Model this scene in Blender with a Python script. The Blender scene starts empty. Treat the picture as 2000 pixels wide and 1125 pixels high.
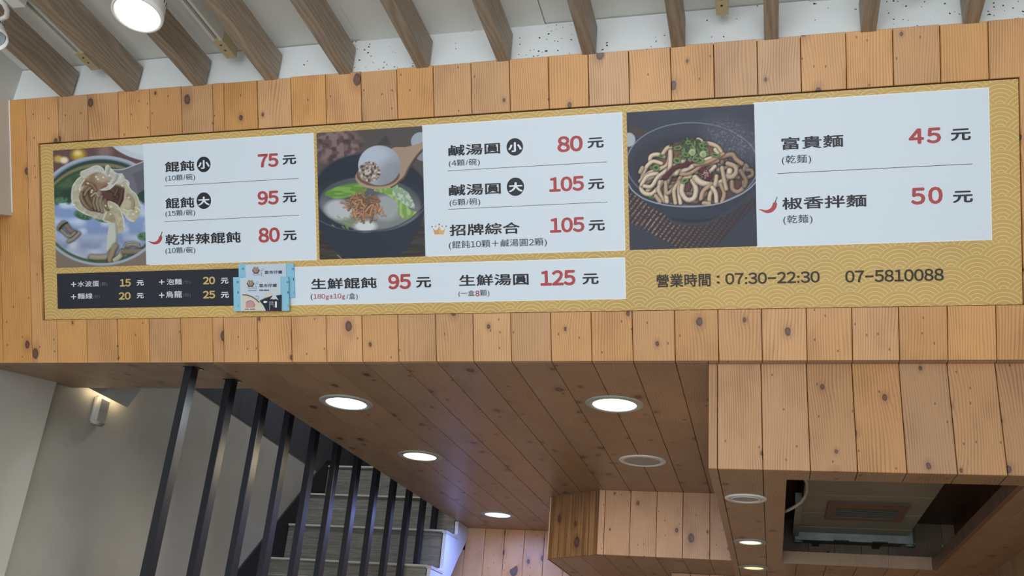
import bpy, bmesh, math, random
import numpy as np
from mathutils import Matrix, Vector

random.seed(7)
sc = bpy.context.scene
COL = sc.collection

# ------------------------------------------------------------------ camera
CZ = 1.5                                   # eye height above the floor
F = 1926.32645                             # focal length in pixels of a 2000 px wide frame
M = np.array([[0.96883903, 0.23495816, 0.07839385],
              [-0.02141314, 0.39476476, -0.91853267],
              [-0.24676387, 0.88823164, 0.3874947]])
cam_d = bpy.data.cameras.new('camera')
cam_d.sensor_width = 36.0
cam_d.lens = F / 2000 * 36
cam_d.clip_start = 0.02
cam = bpy.data.objects.new('camera', cam_d)
COL.objects.link(cam)
R = Matrix(((M[0][0], -M[1][0], -M[2][0]), (M[0][1], -M[1][1], -M[2][1]), (M[0][2], -M[1][2], -M[2][2])))
cam.matrix_world = Matrix.Translation((0, 0, CZ)) @ R.to_4x4()
sc.camera = cam

# ------------------------------------------------------------------ world, big lights, exposure
w = bpy.data.worlds.new('world')
sc.world = w
w.use_nodes = True
w.node_tree.nodes['Background'].inputs[0].default_value = (0.80, 0.90, 1.0, 1)
w.node_tree.nodes['Background'].inputs[1].default_value = 0.62
sc.view_settings.view_transform = 'Standard'
sc.view_settings.look = 'None'
sc.view_settings.exposure = 0.0
sc.view_settings.gamma = 1.0
sc.view_settings.use_curve_mapping = False
sc.cycles.use_denoising = True


def area(name, loc, target, sx, sy, power, color):
    l = bpy.data.lights.new(name, 'AREA')
    l.shape = 'RECTANGLE'
    l.size, l.size_y, l.energy, l.color = sx, sy, power, color
    o = bpy.data.objects.new(name, l)
    COL.objects.link(o)
    o.location = loc
    o.rotation_euler = (Vector(target) - Vector(loc)).to_track_quat('-Z', 'Y').to_euler()
    return o


area('shopfront_daylight', (0.2, -2.6, 1.7), (-0.6, 3.0, 2.6), 5.5, 2.6, 235, (0.90, 0.96, 1.0))

# ------------------------------------------------------------------ pixel rays onto known planes (surveying the photograph)
def ray(x, y):
    return M.T @ np.array([(x - 1000) / F, (y - 562.5) / F, 1.0])
def onz(x, y, z):
    r = ray(x, y); return r * z / r[2] + np.array([0, 0, CZ])
def ony(x, y, Y):
    r = ray(x, y); return r * Y / r[1] + np.array([0, 0, CZ])
def onx(x, y, X):
    r = ray(x, y); return r * X / r[0] + np.array([0, 0, CZ])

H = 1.043                                   # soffit height above the eye
Y0 = 3.0                                    # foot of the leaning fascia
TILT = math.radians(24)
FO = np.array([0, Y0, H + CZ])
FU = np.array([1.0, 0, 0]); FV = np.array([0, -math.sin(TILT), math.cos(TILT)]); FW = np.cross(FU, FV)
def fs(px, py, d=0.0):
    """point of the leaning fascia: (x, distance up the slope)"""
    r = ray(px, py); c = np.array([0, 0, CZ])
    p0 = FO + FW * d
    p = c + r * (np.dot(p0 - c, FW) / np.dot(r, FW))
    return p[0], float(np.dot(p - p0, FV))
def fpt(x, s, d=0.0):
    return FO + FU * x + FV * s + FW * d

# ------------------------------------------------------------------ materials
def srgb(r, g, b, gain=1.0):
    def f(c):
        c /= 255.0
        c = c / 12.92 if c <= 0.04045 else ((c + 0.055) / 1.055) ** 2.4
        return min(0.92, c * gain)
    return (f(r), f(g), f(b), 1.0)

class NT:
    def __init__(s, name):
        s.m = bpy.data.materials.new(name); s.m.use_nodes = True
        s.t = s.m.node_tree; s.n = s.t.nodes; s.l = s.t.links
        s.b = s.n['Principled BSDF']
    def node(s, typ, **kw):
        n = s.n.new(typ)
        for k, v in kw.items(): setattr(n, k, v)
        return n
    def put(s, inp, v):
        if hasattr(v, 'is_linked') or isinstance(v, bpy.types.NodeSocket): s.l.new(v, inp)
        else: inp.default_value = v
    def math(s, op, a, b=0.0, c=0.0, clamp=False):
        n = s.node('ShaderNodeMath', operation=op, use_clamp=clamp)
        s.put(n.inputs[0], a); s.put(n.inputs[1], b); s.put(n.inputs[2], c)
        return n.outputs[0]
    def vec(s, x, y, z=0.0):
        n = s.node('ShaderNodeCombineXYZ')
        s.put(n.inputs[0], x); s.put(n.inputs[1], y); s.put(n.inputs[2], z)
        return n.outputs[0]
    def noise(s, v, scale=1.0, detail=3.0, rough=0.5, dist=0.0):
        n = s.node('ShaderNodeTexNoise')
        s.put(n.inputs['Vector'], v); n.inputs['Scale'].default_value = scale
        n.inputs['Detail'].default_value = detail; n.inputs['Roughness'].default_value = rough
        n.inputs['Distortion'].default_value = dist
        return n.outputs[0]
    def ramp(s, f, a, b):
        n = s.node('ShaderNodeMapRange', interpolation_type='SMOOTHSTEP')
        s.put(n.inputs[0], f); n.inputs[1].default_value = a; n.inputs[2].default_value = b
        return n.outputs[0]
    def mix(s, f, a, b, mode='MIX'):
        n = s.node('ShaderNodeMix', data_type='RGBA', blend_type=mode)
        s.put(n.inputs['Factor'], f); s.put(n.inputs[6], a); s.put(n.inputs[7], b)
        return n.outputs[2]
    def bump(s, h, strength, dist=0.002):
        n = s.node('ShaderNodeBump'); n.inputs['Strength'].default_value = strength
        n.inputs['Distance'].default_value = dist
        s.put(n.inputs['Height'], h); s.l.new(n.outputs[0], s.b.inputs['Normal'])
    def xyz(s, rnd=True):
        tc = s.node('ShaderNodeTexCoord'); sp = s.node('ShaderNodeSeparateXYZ')
        s.l.new(tc.outputs['Object'], sp.inputs[0])
        if not rnd: return sp.outputs[0], sp.outputs[1], sp.outputs[2], None
        oi = s.node('ShaderNodeObjectInfo'); r = oi.outputs['Random']
        x = s.math('ADD', sp.outputs[0], s.math('MULTIPLY', r, 37.0))
        y = s.math('ADD', sp.outputs[1], s.math('MULTIPLY', r, 91.0))
        return x, y, sp.outputs[2], r

def plain(name, col, rough=0.5, metal=0.0, mottle=0.0, mscale=3.0, bumpy=0.0, spec=0.5):
    t = NT(name)
    t.b.inputs['Roughness'].default_value = rough; t.b.inputs['Metallic'].default_value = metal
    t.b.inputs['Specular IOR Level'].default_value = spec
    tc = t.node('ShaderNodeTexCoord')
    n = t.noise(tc.outputs['Object'], mscale, 4)
    a = tuple(c * (1 - mottle) for c in col[:3]) + (1,); b = tuple(min(1, c * (1 + mottle)) for c in col[:3]) + (1,)
    t.put(t.b.inputs['Base Color'], t.mix(t.ramp(n, 0.3, 0.7), a, b))
    if bumpy:
        t.bump(t.noise(tc.outputs['Object'], 60, 3), bumpy, 0.001)
    return t.m

def glow(name, col, strength):
    t = NT(name)
    t.b.inputs['Base Color'].default_value = col
    t.b.inputs['Emission Color'].default_value = col
    t.b.inputs['Emission Strength'].default_value = strength
    return t.m

def pine(name, base, late, knot=(0.055, 0.025, 0.018, 1), gate=0.5, contrast=0.75, rough=0.42, freq=300.0, ks=1.0, streak=0.0):
    t = NT(name); x, y, z, r = t.xyz()
    v = t.node('ShaderNodeTexVoronoi', voronoi_dimensions='2D')
    t.put(v.inputs['Vector'], t.vec(t.math('MULTIPLY', x, 9.0), t.math('MULTIPLY', y, 6.0)))
    v.inputs['Scale'].default_value = 1.0; v.inputs['Randomness'].default_value = 0.95
    d = v.outputs['Distance']
    sp = t.node('ShaderNodeSeparateColor'); t.l.new(v.outputs['Color'], sp.inputs[0])
    on = t.math('GREATER_THAN', sp.outputs[0], gate)
    size = t.math('MULTIPLY_ADD', t.math('POWER', sp.outputs[1], 2.0), 0.10 * ks, 0.035 * ks)
    dist = t.math('ADD', d, t.math('MULTIPLY', t.math('SUBTRACT', t.noise(t.vec(x, y), 60, 3), 0.5), 0.05))
    rel = t.math('DIVIDE', dist, size)
    near = t.math('MULTIPLY', on, t.math('EXPONENT', t.math('MULTIPLY', d, -9.0)))
    warp = t.noise(t.vec(t.math('MULTIPLY', x, 7.0), t.math('MULTIPLY', y, 1.6)), 1.0, 2, 0.4)
    ph = t.math('MULTIPLY_ADD', x, freq, t.math('MULTIPLY', warp, 22.0))
    ph = t.math('ADD', ph, t.math('MULTIPLY', near, 4.0))
    g = t.math('MULTIPLY_ADD', t.math('SINE', t.math('MULTIPLY', ph, 3.1416 * 0.8)), 0.5, 0.5)
    g = t.math('POWER', g, 3.0)
    fine = t.noise(t.vec(t.math('MULTIPLY', x, 420.0), t.math('MULTIPLY', y, 9.0)), 1.0, 2)
    tone = t.noise(t.vec(t.math('MULTIPLY', x, 8.0), t.math('MULTIPLY', y, 4.0)), 1.0, 3)
    c = t.mix(t.math('MULTIPLY', g, t.math('MULTIPLY', t.ramp(tone, 0.25, 0.7), contrast)), base, late)
    c = t.mix(t.math('MULTIPLY', t.ramp(fine, 0.45, 0.8), 0.30), c, late)
    c = t.mix(t.math('MULTIPLY', t.ramp(tone, 0.5, 0.8), 0.35), c, late)
    if streak:
        c = t.mix(t.math('MULTIPLY', t.ramp(t.noise(t.vec(t.math('MULTIPLY', x, 95.0), t.math('MULTIPLY', y, 1.5)), 1.0, 3), 0.42, 0.60), streak), c, late)
    # halo of the knot, then the knot with a dark ring
    c = t.mix(t.math('MULTIPLY', on, t.math('MULTIPLY', t.ramp(rel, 3.4, 1.0), 0.45)), c, late)
    ring = t.ramp(rel, 1.25, 0.9)
    kc = t.mix(t.ramp(rel, 0.9, 0.35), knot, tuple(k * 2.2 for k in knot[:3]) + (1,))
    c = t.mix(t.math('MULTIPLY', t.math('MULTIPLY', on, ring), 0.9), c, kc)
    # tiny specks
    v2 = t.node('ShaderNodeTexVoronoi', voronoi_dimensions='2D')
    t.put(v2.inputs['Vector'], t.vec(t.math('MULTIPLY', x, 30.0), t.math('MULTIPLY', y, 18.0))); v2.inputs['Scale'].default_value = 1.0
    sp2 = t.node('ShaderNodeSeparateColor'); t.l.new(v2.outputs['Color'], sp2.inputs[0])
    s2 = t.math('MULTIPLY', t.math('GREATER_THAN', sp2.outputs[0], 0.86), t.ramp(v2.outputs['Distance'], 0.10, 0.05))
    c = t.mix(t.math('MULTIPLY', s2, 0.7), c, knot)
    hs = t.node('ShaderNodeHueSaturation'); t.l.new(c, hs.inputs['Color'])
    t.put(hs.inputs['Value'], t.math('MULTIPLY_ADD', r, 0.20, 0.90))
    t.put(hs.inputs['Saturation'], t.math('MULTIPLY_ADD', t.math('FRACT', t.math('MULTIPLY', r, 7.3)), 0.16, 0.92))
    t.l.new(hs.outputs[0], t.b.inputs['Base Color'])
    t.b.inputs['Roughness'].default_value = rough
    t.bump(t.math('SUBTRACT', g, t.math('MULTIPLY', ring, on)), 0.25, 0.0008)
    return t.m

def laminate(name, base, dark, sx=3.0, sy=110.0, rough=0.45, contrast=0.9):
    """streaky printed woodgrain, streaks along local x"""
    t = NT(name); x, y, z, r = t.xyz()
    a = t.noise(t.vec(t.math('MULTIPLY', x, sx), t.math('MULTIPLY', y, sy)), 1.0, 4, 0.65)
    b = t.noise(t.vec(t.math('MULTIPLY', x, sx * 5), t.math('MULTIPLY', y, sy * 4)), 1.0, 2, 0.5)
    f = t.math('ADD', t.math('MULTIPLY', t.ramp(a, 0.32, 0.68), 0.7), t.math('MULTIPLY', t.ramp(b, 0.35, 0.65), 0.3))
    c = t.mix(t.math('MULTIPLY', f, contrast), base, dark)
    hs = t.node('ShaderNodeHueSaturation'); t.l.new(c, hs.inputs['Color'])
    t.put(hs.inputs['Value'], t.math('MULTIPLY_ADD', r, 0.16, 0.92))
    t.l.new(hs.outputs[0], t.b.inputs['Base Color'])
    t.b.inputs['Roughness'].default_value = rough
    t.bump(f, 0.2, 0.0006)
    return t.m

def oak(name, base, dark):
    """taupe oak grain along local y"""
    t = NT(name); x, y, z, r = t.xyz()
    xx = t.math('ADD', x, z)
    warp = t.noise(t.vec(t.math('MULTIPLY', xx, 9.0), t.math('MULTIPLY', y, 1.4)), 1.0, 2)
    ph = t.math('MULTIPLY_ADD', xx, 110.0, t.math('MULTIPLY', warp, 15.0))
    g = t.math('MULTIPLY_ADD', t.math('SINE', t.math('MULTIPLY', ph, 2.6)), 0.5, 0.5)
    fine = t.noise(t.vec(t.math('MULTIPLY', xx, 520.0), t.math('MULTIPLY', y, 12.0)), 1.0, 3)
    f = t.math('ADD', t.math('MULTIPLY', g, 0.45), t.math('MULTIPLY', t.ramp(fine, 0.3, 0.7), 0.5))
    c = t.mix(f, base, dark)
    hs = t.node('ShaderNodeHueSaturation'); t.l.new(c, hs.inputs['Color'])
    t.put(hs.inputs['Value'], t.math('MULTIPLY_ADD', r, 0.2, 0.9))
    t.l.new(hs.outputs[0], t.b.inputs['Base Color']); t.b.inputs['Roughness'].default_value = 0.5
    t.bump(f, 0.25, 0.0006)
    return t.m

def speckled(name, col, speck, amount=0.9):
    """white board with small black mould specks, more of them where the noise says so"""
    t = NT(name); x, y, z, _ = t.xyz(False)
    v = t.node('ShaderNodeTexVoronoi', voronoi_dimensions='2D')
    wx = t.math('ADD', x, t.math('MULTIPLY', t.noise(t.vec(x, y), 90, 2), 0.02))
    t.put(v.inputs['Vector'], t.vec(t.math('MULTIPLY', wx, 75.0), t.math('MULTIPLY', y, 75.0))); v.inputs['Scale'].default_value = 1.0
    sp = t.node('ShaderNodeSeparateColor'); t.l.new(v.outputs['Color'], sp.inputs[0])
    dens = t.ramp(t.noise(t.vec(x, y), 5.0, 3), 0.40, 0.75)
    zone = t.ramp(x, 1.1, 2.1)
    thr = t.math('SUBTRACT', 1.0, t.math('MULTIPLY', t.math('MULTIPLY', dens, zone), 0.50 * amount))
    on = t.math('GREATER_THAN', sp.outputs[0], thr)
    sz = t.math('MULTIPLY_ADD', sp.outputs[1], 0.20, 0.06)
    m = t.math('MULTIPLY', on, t.math('LESS_THAN', v.outputs['Distance'], sz))
    big = t.noise(t.vec(x, y), 2.0, 3)
    c = t.mix(t.ramp(big, 0.35, 0.7), col, tuple(k * 0.93 for k in col[:3]) + (1,))
    t.put(t.b.inputs['Base Color'], t.mix(m, c, speck))
    t.b.inputs['Roughness'].default_value = 0.45
    return t.m

def seigaiha(name, base, line):
    """overlapping wave scales printed in thin pale rings (local x, y in metres)"""
    t = NT(name); x, y, z, _ = t.xyz(False)
    D, V, Rr, n = 0.1432, 0.0340, 0.0716, 6
    ax, as_ = fs(1856, 476, -0.009)         # an apex seen on the print
    cs = as_ - Rr
    ys = t.math('DIVIDE', t.math('SUBTRACT', y, cs), V)
    row = t.math('FLOOR', ys)
    out = None
    for k in (-1, 0, 1, 2):
        j = t.math('SUBTRACT', row, float(k))
        off = t.math('MULTIPLY', t.math('FLOORED_MODULO', j, 2.0), D / 2)
        u = t.math('DIVIDE', t.math('SUBTRACT', t.math('SUBTRACT', x, ax), off), D)
        dx = t.math('MULTIPLY', t.math('SUBTRACT', u, t.math('ROUND', u)), D)
        dy = t.math('MULTIPLY', t.math('SUBTRACT', ys, j), V)
        d = t.math('SQRT', t.math('ADD', t.math('MULTIPLY', dx, dx), t.math('MULTIPLY', dy, dy)))
        if out is None: out = d
        else:
            ins = t.math('LESS_THAN', d, Rr)
            out = t.math('ADD', t.math('MULTIPLY', d, ins), t.math('MULTIPLY', out, t.math('SUBTRACT', 1.0, ins)))
    q = t.math('MULTIPLY', t.math('DIVIDE', out, Rr), float(n))
    fr = t.math('ABSOLUTE', t.math('SUBTRACT', q, t.math('ROUND', q)))
    ln = t.ramp(fr, 0.10, 0.05)
    tone = t.noise(t.vec(x, y), 2.0, 3)
    c = t.mix(t.ramp(tone, 0.35, 0.7), base, tuple(k * 0.9 for k in base[:3]) + (1,))
    t.put(t.b.inputs['Base Color'], t.mix(t.math('MULTIPLY', ln, 0.85), c, line))
    t.b.inputs['Roughness'].default_value = 0.42; t.b.inputs['Specular IOR Level'].default_value = 0.25
    return t.m

def vcol(name):
    t = NT(name)
    a = t.node('ShaderNodeVertexColor', layer_name='print')
    t.l.new(a.outputs[0], t.b.inputs['Base Color']); t.b.inputs['Roughness'].default_value = 0.45; t.b.inputs['Specular IOR Level'].default_value = 0.2
    return t.m

G = 1.30
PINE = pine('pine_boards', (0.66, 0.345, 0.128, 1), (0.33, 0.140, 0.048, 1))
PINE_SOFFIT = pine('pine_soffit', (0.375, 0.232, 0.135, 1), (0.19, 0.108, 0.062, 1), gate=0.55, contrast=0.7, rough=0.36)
PINE_BOX = pine('pine_box_boards', (0.52, 0.275, 0.118, 1), (0.27, 0.120, 0.048, 1), gate=0.45, contrast=0.85)
PINE_REAR = pine('pine_rear_boards', (0.58, 0.325, 0.175, 1), (0.34, 0.15, 0.065, 1), gate=0.45, contrast=0.8)
PINE_KNOT = pine('pine_knotty_boards', (0.62, 0.35, 0.17, 1), (0.36, 0.15, 0.06, 1), knot=(0.03, 0.015, 0.012, 1), gate=0.66, contrast=0.9, ks=1.9)
PINE_STRIPE = pine('pine_striped_board', (0.40, 0.20, 0.075, 1), (0.13, 0.055, 0.02, 1), gate=0.4, contrast=1.0, freq=260, streak=0.75, ks=1.4)
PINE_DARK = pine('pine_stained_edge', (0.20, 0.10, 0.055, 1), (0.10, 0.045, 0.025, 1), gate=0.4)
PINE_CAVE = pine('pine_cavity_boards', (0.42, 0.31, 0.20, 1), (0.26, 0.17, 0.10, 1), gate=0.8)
GAP = plain('joint_shadow_brown', (0.055, 0.028, 0.014, 1), 0.8)
OAK = oak('taupe_oak_slat', (0.40, 0.315, 0.232, 1), (0.21, 0.155, 0.108, 1))
WHITE = plain('white_ceiling_paint', (0.74, 0.74, 0.70, 1), 0.6, mottle=0.03, mscale=1.5)
WHITE_WALL = speckled('white_board_with_specks', (0.80, 0.83, 0.83, 1), (0.03, 0.025, 0.02, 1))
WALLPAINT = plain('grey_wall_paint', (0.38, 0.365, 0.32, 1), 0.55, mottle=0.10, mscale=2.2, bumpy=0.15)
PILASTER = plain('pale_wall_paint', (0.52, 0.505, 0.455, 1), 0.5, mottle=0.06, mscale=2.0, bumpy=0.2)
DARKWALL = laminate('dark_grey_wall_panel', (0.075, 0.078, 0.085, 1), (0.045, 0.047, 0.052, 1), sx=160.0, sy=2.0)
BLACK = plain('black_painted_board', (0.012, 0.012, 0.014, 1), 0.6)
STEEL = plain('black_steel', (0.012, 0.013, 0.018, 1), 0.38, metal=0.0, spec=0.30)
LAMI = laminate('grey_wood_laminate', (0.26, 0.25, 0.22, 1), (0.085, 0.082, 0.072, 1), sx=5.0, sy=95.0)
NOSING = plain('pale_step_nosing', (0.50, 0.49, 0.46, 1), 0.35)
STRINGER = plain('white_stringer_paint', (0.60, 0.63, 0.72, 1), 0.5)
WMET = plain('white_lamp_metal', (0.80, 0.79, 0.75, 1), 0.35)
CREAM = plain('cream_track_end', (0.52, 0.43, 0.25, 1), 0.4)
TRACKW = plain('white_track', (0.68, 0.66, 0.60, 1), 0.4)
DARKSLOT = plain('dark_slot', (0.03, 0.028, 0.025, 1), 0.7)
TRIMW = plain('white_trim', (0.85, 0.85, 0.85, 1), 0.4)
FRAME = plain('downlight_frame', (0.36, 0.37, 0.33, 1), 0.35)
OFFLAMP = plain('unlit_diffuser', (0.33, 0.35, 0.32, 1), 0.4)
TILE = plain('floor_tile', (0.30, 0.26, 0.22, 1), 0.5, mottle=0.08)
ACBODY = plain('grey_green_metal', (0.22, 0.215, 0.165, 1), 0.5, mottle=0.12, mscale=4)
ACRAIL = plain('zinc_rail', (0.22, 0.25, 0.24, 1), 0.45, metal=0.3, mottle=0.2, mscale=12)
ACFRAME = plain('brown_grille_frame', (0.11, 0.065, 0.05, 1), 0.5)
ACSLAT = plain('grille_blade', (0.14, 0.125, 0.09, 1), 0.4)
CABLE = plain('cream_cable', (0.42, 0.37, 0.26, 1), 0.5)
MWHITE = plain('menu_white_print', (0.73, 0.81, 0.89, 1), 0.36, spec=0.2, mottle=0.015, mscale=1)
MWHITE_EDGE = plain('menu_white_edge', (0.88, 0.90, 0.90, 1), 0.4)
MBLACK = plain('menu_charcoal_print', (0.030, 0.033, 0.045, 1), 0.35, spec=0.2)
INK = plain('ink_charcoal', (0.028, 0.034, 0.045, 1), 0.4, spec=0.2)
INKB = plain('ink_brown_black', (0.045, 0.036, 0.026, 1), 0.4, spec=0.2)
RED = plain('ink_red', (0.46, 0.080, 0.085, 1), 0.4, spec=0.2)
HALO = plain('ink_white_outline', (0.86, 0.86, 0.88, 1), 0.4)
GOLDT = plain('ink_gold', (0.66, 0.48, 0.17, 1), 0.4)
WHITET = plain('ink_white', (0.80, 0.83, 0.86, 1), 0.4)
GREYT = plain('ink_grey', (0.16, 0.17, 0.19, 1), 0.4)
GREEN = plain('ink_green', (0.035, 0.13, 0.065, 1), 0.4)
ORANGE = plain('ink_orange', (0.66, 0.34, 0.14, 1), 0.4)
ORANGE2 = plain('ink_pale_orange', (0.72, 0.45, 0.18, 1), 0.4)
GOLD = seigaiha('gold_wave_print', (0.62, 0.405, 0.135, 1), (0.86, 0.68, 0.32, 1))
PBLUE = plain('pack_blue', (0.27, 0.56, 0.72, 1), 0.35)
PBLUED = plain('pack_blue_print', (0.10, 0.30, 0.46, 1), 0.4)
PFACE = plain('pack_pale_blue', (0.57, 0.66, 0.76, 1), 0.35)
PBROWN = plain('pack_brown', (0.16, 0.075, 0.055, 1), 0.4)
PCREAM = plain('pack_cream', (0.66, 0.62, 0.52, 1), 0.4)
PPINK = plain('pack_pink', (0.58, 0.30, 0.32, 1), 0.4)
VCOL = vcol('food_photo_print')
LED_COOL = glow('led_cool_white', (0.88, 0.97, 1.0, 1), 9)
LED_WARM = glow('led_warm_white', (1.0, 0.88, 0.58, 1), 2.2)
LED_BLUE = glow('led_blue_white', (0.66, 0.76, 1.0, 1), 5)
LED_SPOT = glow('led_spot_white', (1.0, 0.97, 0.86, 1), 5)

# ------------------------------------------------------------------ object helpers
MW = {}
def link(name, me, mat, parent=None, mw=Matrix.Identity(4), **props):
    o = bpy.data.objects.new(name, me); COL.objects.link(o)
    if mat is not None and me is not None:
        for m_ in (mat if isinstance(mat, (list, tuple)) else [mat]): me.materials.append(m_)
    if parent is not None:
        o.parent = parent; o.matrix_parent_inverse = MW[parent.name].inverted()
    o.matrix_basis = mw
    MW[o.name] = mw
    for k, v in props.items(): o[k] = v
    return o

def thing(name, label, cat, loc, group=None, kind=None):
    o = bpy.data.objects.new(name, None); COL.objects.link(o)
    o.empty_display_size = 0.05
    mw = Matrix.Translation(Vector(loc)); o.matrix_basis = mw; MW[o.name] = mw
    if label: o['label'] = label; o['category'] = cat
    if group: o['group'] = group
    if kind: o['kind'] = kind
    return o

def struct(name, label=None, cat=None):
    o = thing(name, label, cat, (0, 0, 0), kind='structure')
    return o

def frame(O, U, V, W):
    m = Matrix.Identity(4)
    for i in range(3):
        m[i][0], m[i][1], m[i][2], m[i][3] = U[i], V[i], W[i], O[i]
    return m

def prism(poly, t, bev=0.0):
    """2D outline (counter-clockwise) pulled to thickness t along +z; bev shrinks the front rim"""
    n = len(poly)
    a = sum(poly[i][0] * poly[(i + 1) % n][1] - poly[(i + 1) % n][0] * poly[i][1] for i in range(n))
    if a < 0: poly = poly[::-1]
    vs = [(x, y, 0) for x, y in poly]
    rings = [0]
    if bev > 0:
        vs += [(x, y, t - bev) for x, y in poly]
        ins = []
        for i in range(n):
            p, q, r = (Vector(poly[i - 1]), Vector(poly[i]), Vector(poly[(i + 1) % n]))
            d1 = (q - p).normalized(); d2 = (r - q).normalized()
            n1 = Vector((-d1.y, d1.x)); n2 = Vector((-d2.y, d2.x))
            k = n1 + n2
            k = k / max(0.3, (1 + n1.dot(n2)))
            ins.append(q + k * bev)
        vs += [(v.x, v.y, t) for v in ins]
        nr = 3
    else:
        vs += [(x, y, t) for x, y in poly]; nr = 2
    fs_ = [tuple(range(n))[::-1], tuple(range((nr - 1) * n, nr * n))]
    for k in range(nr - 1):
        for i in range(n):
            j = (i + 1) % n
            fs_.append((k * n + i, k * n + j, (k + 1) * n + j, (k + 1) * n + i))
    me = bpy.data.meshes.new('m'); me.from_pydata(vs, [], fs_)
    return me

def panel(name, parent, mat, poly, O, U, V, W, t, bev=0.0, **props):
    """flat board with its outline in (u, v) about O, thickness t growing along W"""
    x0 = min(p[0] for p in poly); y0 = min(p[1] for p in poly)
    me = prism([(p[0] - x0, p[1] - y0) for p in poly], t, bev)
    Oq = Vector(O) + Vector(U) * x0 + Vector(V) * y0
    return link(name, me, mat, parent, frame(Oq, U, V, W), **props)

def rect(x0, y0, x1, y1): return [(x0, y0), (x1, y0), (x1, y1), (x0, y1)]

def box(name, parent, mat, lo, hi, **props):
    lo = Vector(lo); hi = Vector(hi)
    return panel(name, parent, mat, rect(0, 0, hi.x - lo.x, hi.y - lo.y), lo, (1, 0, 0), (0, 1, 0), (0, 0, 1), hi.z - lo.z, **props)

def bmobj(name, bm, mat, parent=None, mw=Matrix.Identity(4), smooth=False, **props):
    me = bpy.data.meshes.new(name)
    bmesh.ops.recalc_face_normals(bm, faces=bm.faces)
    bm.to_mesh(me); bm.free()
    if smooth:
        for p in me.polygons: p.use_smooth = True
    return link(name, me, mat, parent, mw, **props)

def lathe(profile, seg=32, cap0=True, cap1=True):
    bm = bmesh.new(); rings = []
    for r, z in profile:
        rings.append([bm.verts.new((r * math.cos(2 * math.pi * i / seg), r * math.sin(2 * math.pi * i / seg), z)) for i in range(seg)])
    for a, b in zip(rings, rings[1:]):
        for i in range(seg):
            bm.faces.new((a[i], a[(i + 1) % seg], b[(i + 1) % seg], b[i]))
    if cap0: bm.faces.new(rings[0][::-1])
    if cap1: bm.faces.new(rings[-1])
    return bm

def tube(pts, r, seg=8):
    bm = bmesh.new(); rings = []
    pts = [Vector(p) for p in pts]
    for i, p in enumerate(pts):
        d = (pts[min(i + 1, len(pts) - 1)] - pts[max(i - 1, 0)]).normalized()
        u = d.orthogonal().normalized() if i == 0 else (u - d * u.dot(d)).normalized()
        v = d.cross(u)
        rings.append([bm.verts.new(p + (u * math.cos(2 * math.pi * k / seg) + v * math.sin(2 * math.pi * k / seg)) * r) for k in range(seg)])
    for a, b in zip(rings, rings[1:]):
        for i in range(seg): bm.faces.new((a[i], a[(i + 1) % seg], b[(i + 1) % seg], b[i]))
    bm.faces.new(rings[0][::-1]); bm.faces.new(rings[-1])
    return bm

X_, Y_, Z_ = Vector((1, 0, 0)), Vector((0, 1, 0)), Vector((0, 0, 1))
A = lambda z: z + CZ                         # height above the eye -> height above the floor
GAPW = 0.0022

# ------------------------------------------------------------------ floor and ceiling
floor = struct('floor')
box('floor_slab', floor, TILE, (-4.6, -2.8, -0.1), (1.4, 7.4, 0.0))
ceiling = struct('ceiling')
ZC = A(2.105)
seams = [-3.0, -2.62, -1.35, -0.687, 0.16, 1.5]
for i in range(len(seams) - 1):
    dz = (0.0, 0.0, 0.006, 0.0, 0.010)[i]
    box('ceiling_board', ceiling, WHITE, (seams[i], -2.8, ZC - dz), (seams[i + 1] - 0.002, 2.70, ZC + 0.05))

# ------------------------------------------------------------------ leaning fascia that carries the menu
fascia = struct('wall_back')
S_TOP = fs(900, 124)[1]
mx0, ms0 = fs(78.5, 624); mx1, ms1 = fs(1992, 150)
mx0 = (mx0 + fs(78, 280)[0]) / 2; mx1 = (mx1 + fs(2000, 598)[0]) / 2
ms0 = (ms0 + fs(1990, 598)[1]) / 2; ms1 = (ms1 + fs(78, 280)[1]) / 2
XL, XR = -3.05, 1.35
panel('backing_board', fascia, GAP, rect(XL, 0.002, XR, S_TOP - 0.002), FO + FW * -0.03, FU, FV, FW, 0.0165)
lowpx = [112.5, 170.8, 231, 292.8, 354.5, 416.8, 438, 504.5, 570.5, 638.8, 708.8, 779, 852.5, 925.8, 999.5, 1077.5, 1156.5, 1237, 1319.5,
         1404.5, 1489.5, 1577, 1666, 1757.5, 1852.5, 1947.5]
toppx = [(113, 198), (171, 192), (230.5, 186), (292, 180), (354, 174), (415, 168), (437, 166), (502.5, 162), (568, 156), (636, 150), (705, 144),
         (775, 137), (846, 131), (920, 124), (995, 119), (1071, 113), (1149, 108), (1228, 102), (1310, 97), (1394, 88), (1479, 81), (1564, 77),
         (1652.5, 69), (1744, 60), (1836, 52), (1930.5, 45)]
low = [fs(x, 690)[0] for x in lowpx]
top = [fs(x, y)[0] for x, y in toppx]
FT = 0.0135
def fplank(poly, mat=PINE, j=None):
    j = random.uniform(-0.0006, 0.0006) if j is None else j
    return panel('plank', fascia, mat, poly, FO + FW * (-FT), FU, FV, FW, FT + j, 0.0012)
XJ = fs(55.5, 400)[0]
fplank(rect(XL, 0, XJ - 0.132 - GAPW, S_TOP)); fplank(rect(XJ - 0.132, 0, XJ - GAPW, S_TOP))
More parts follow.
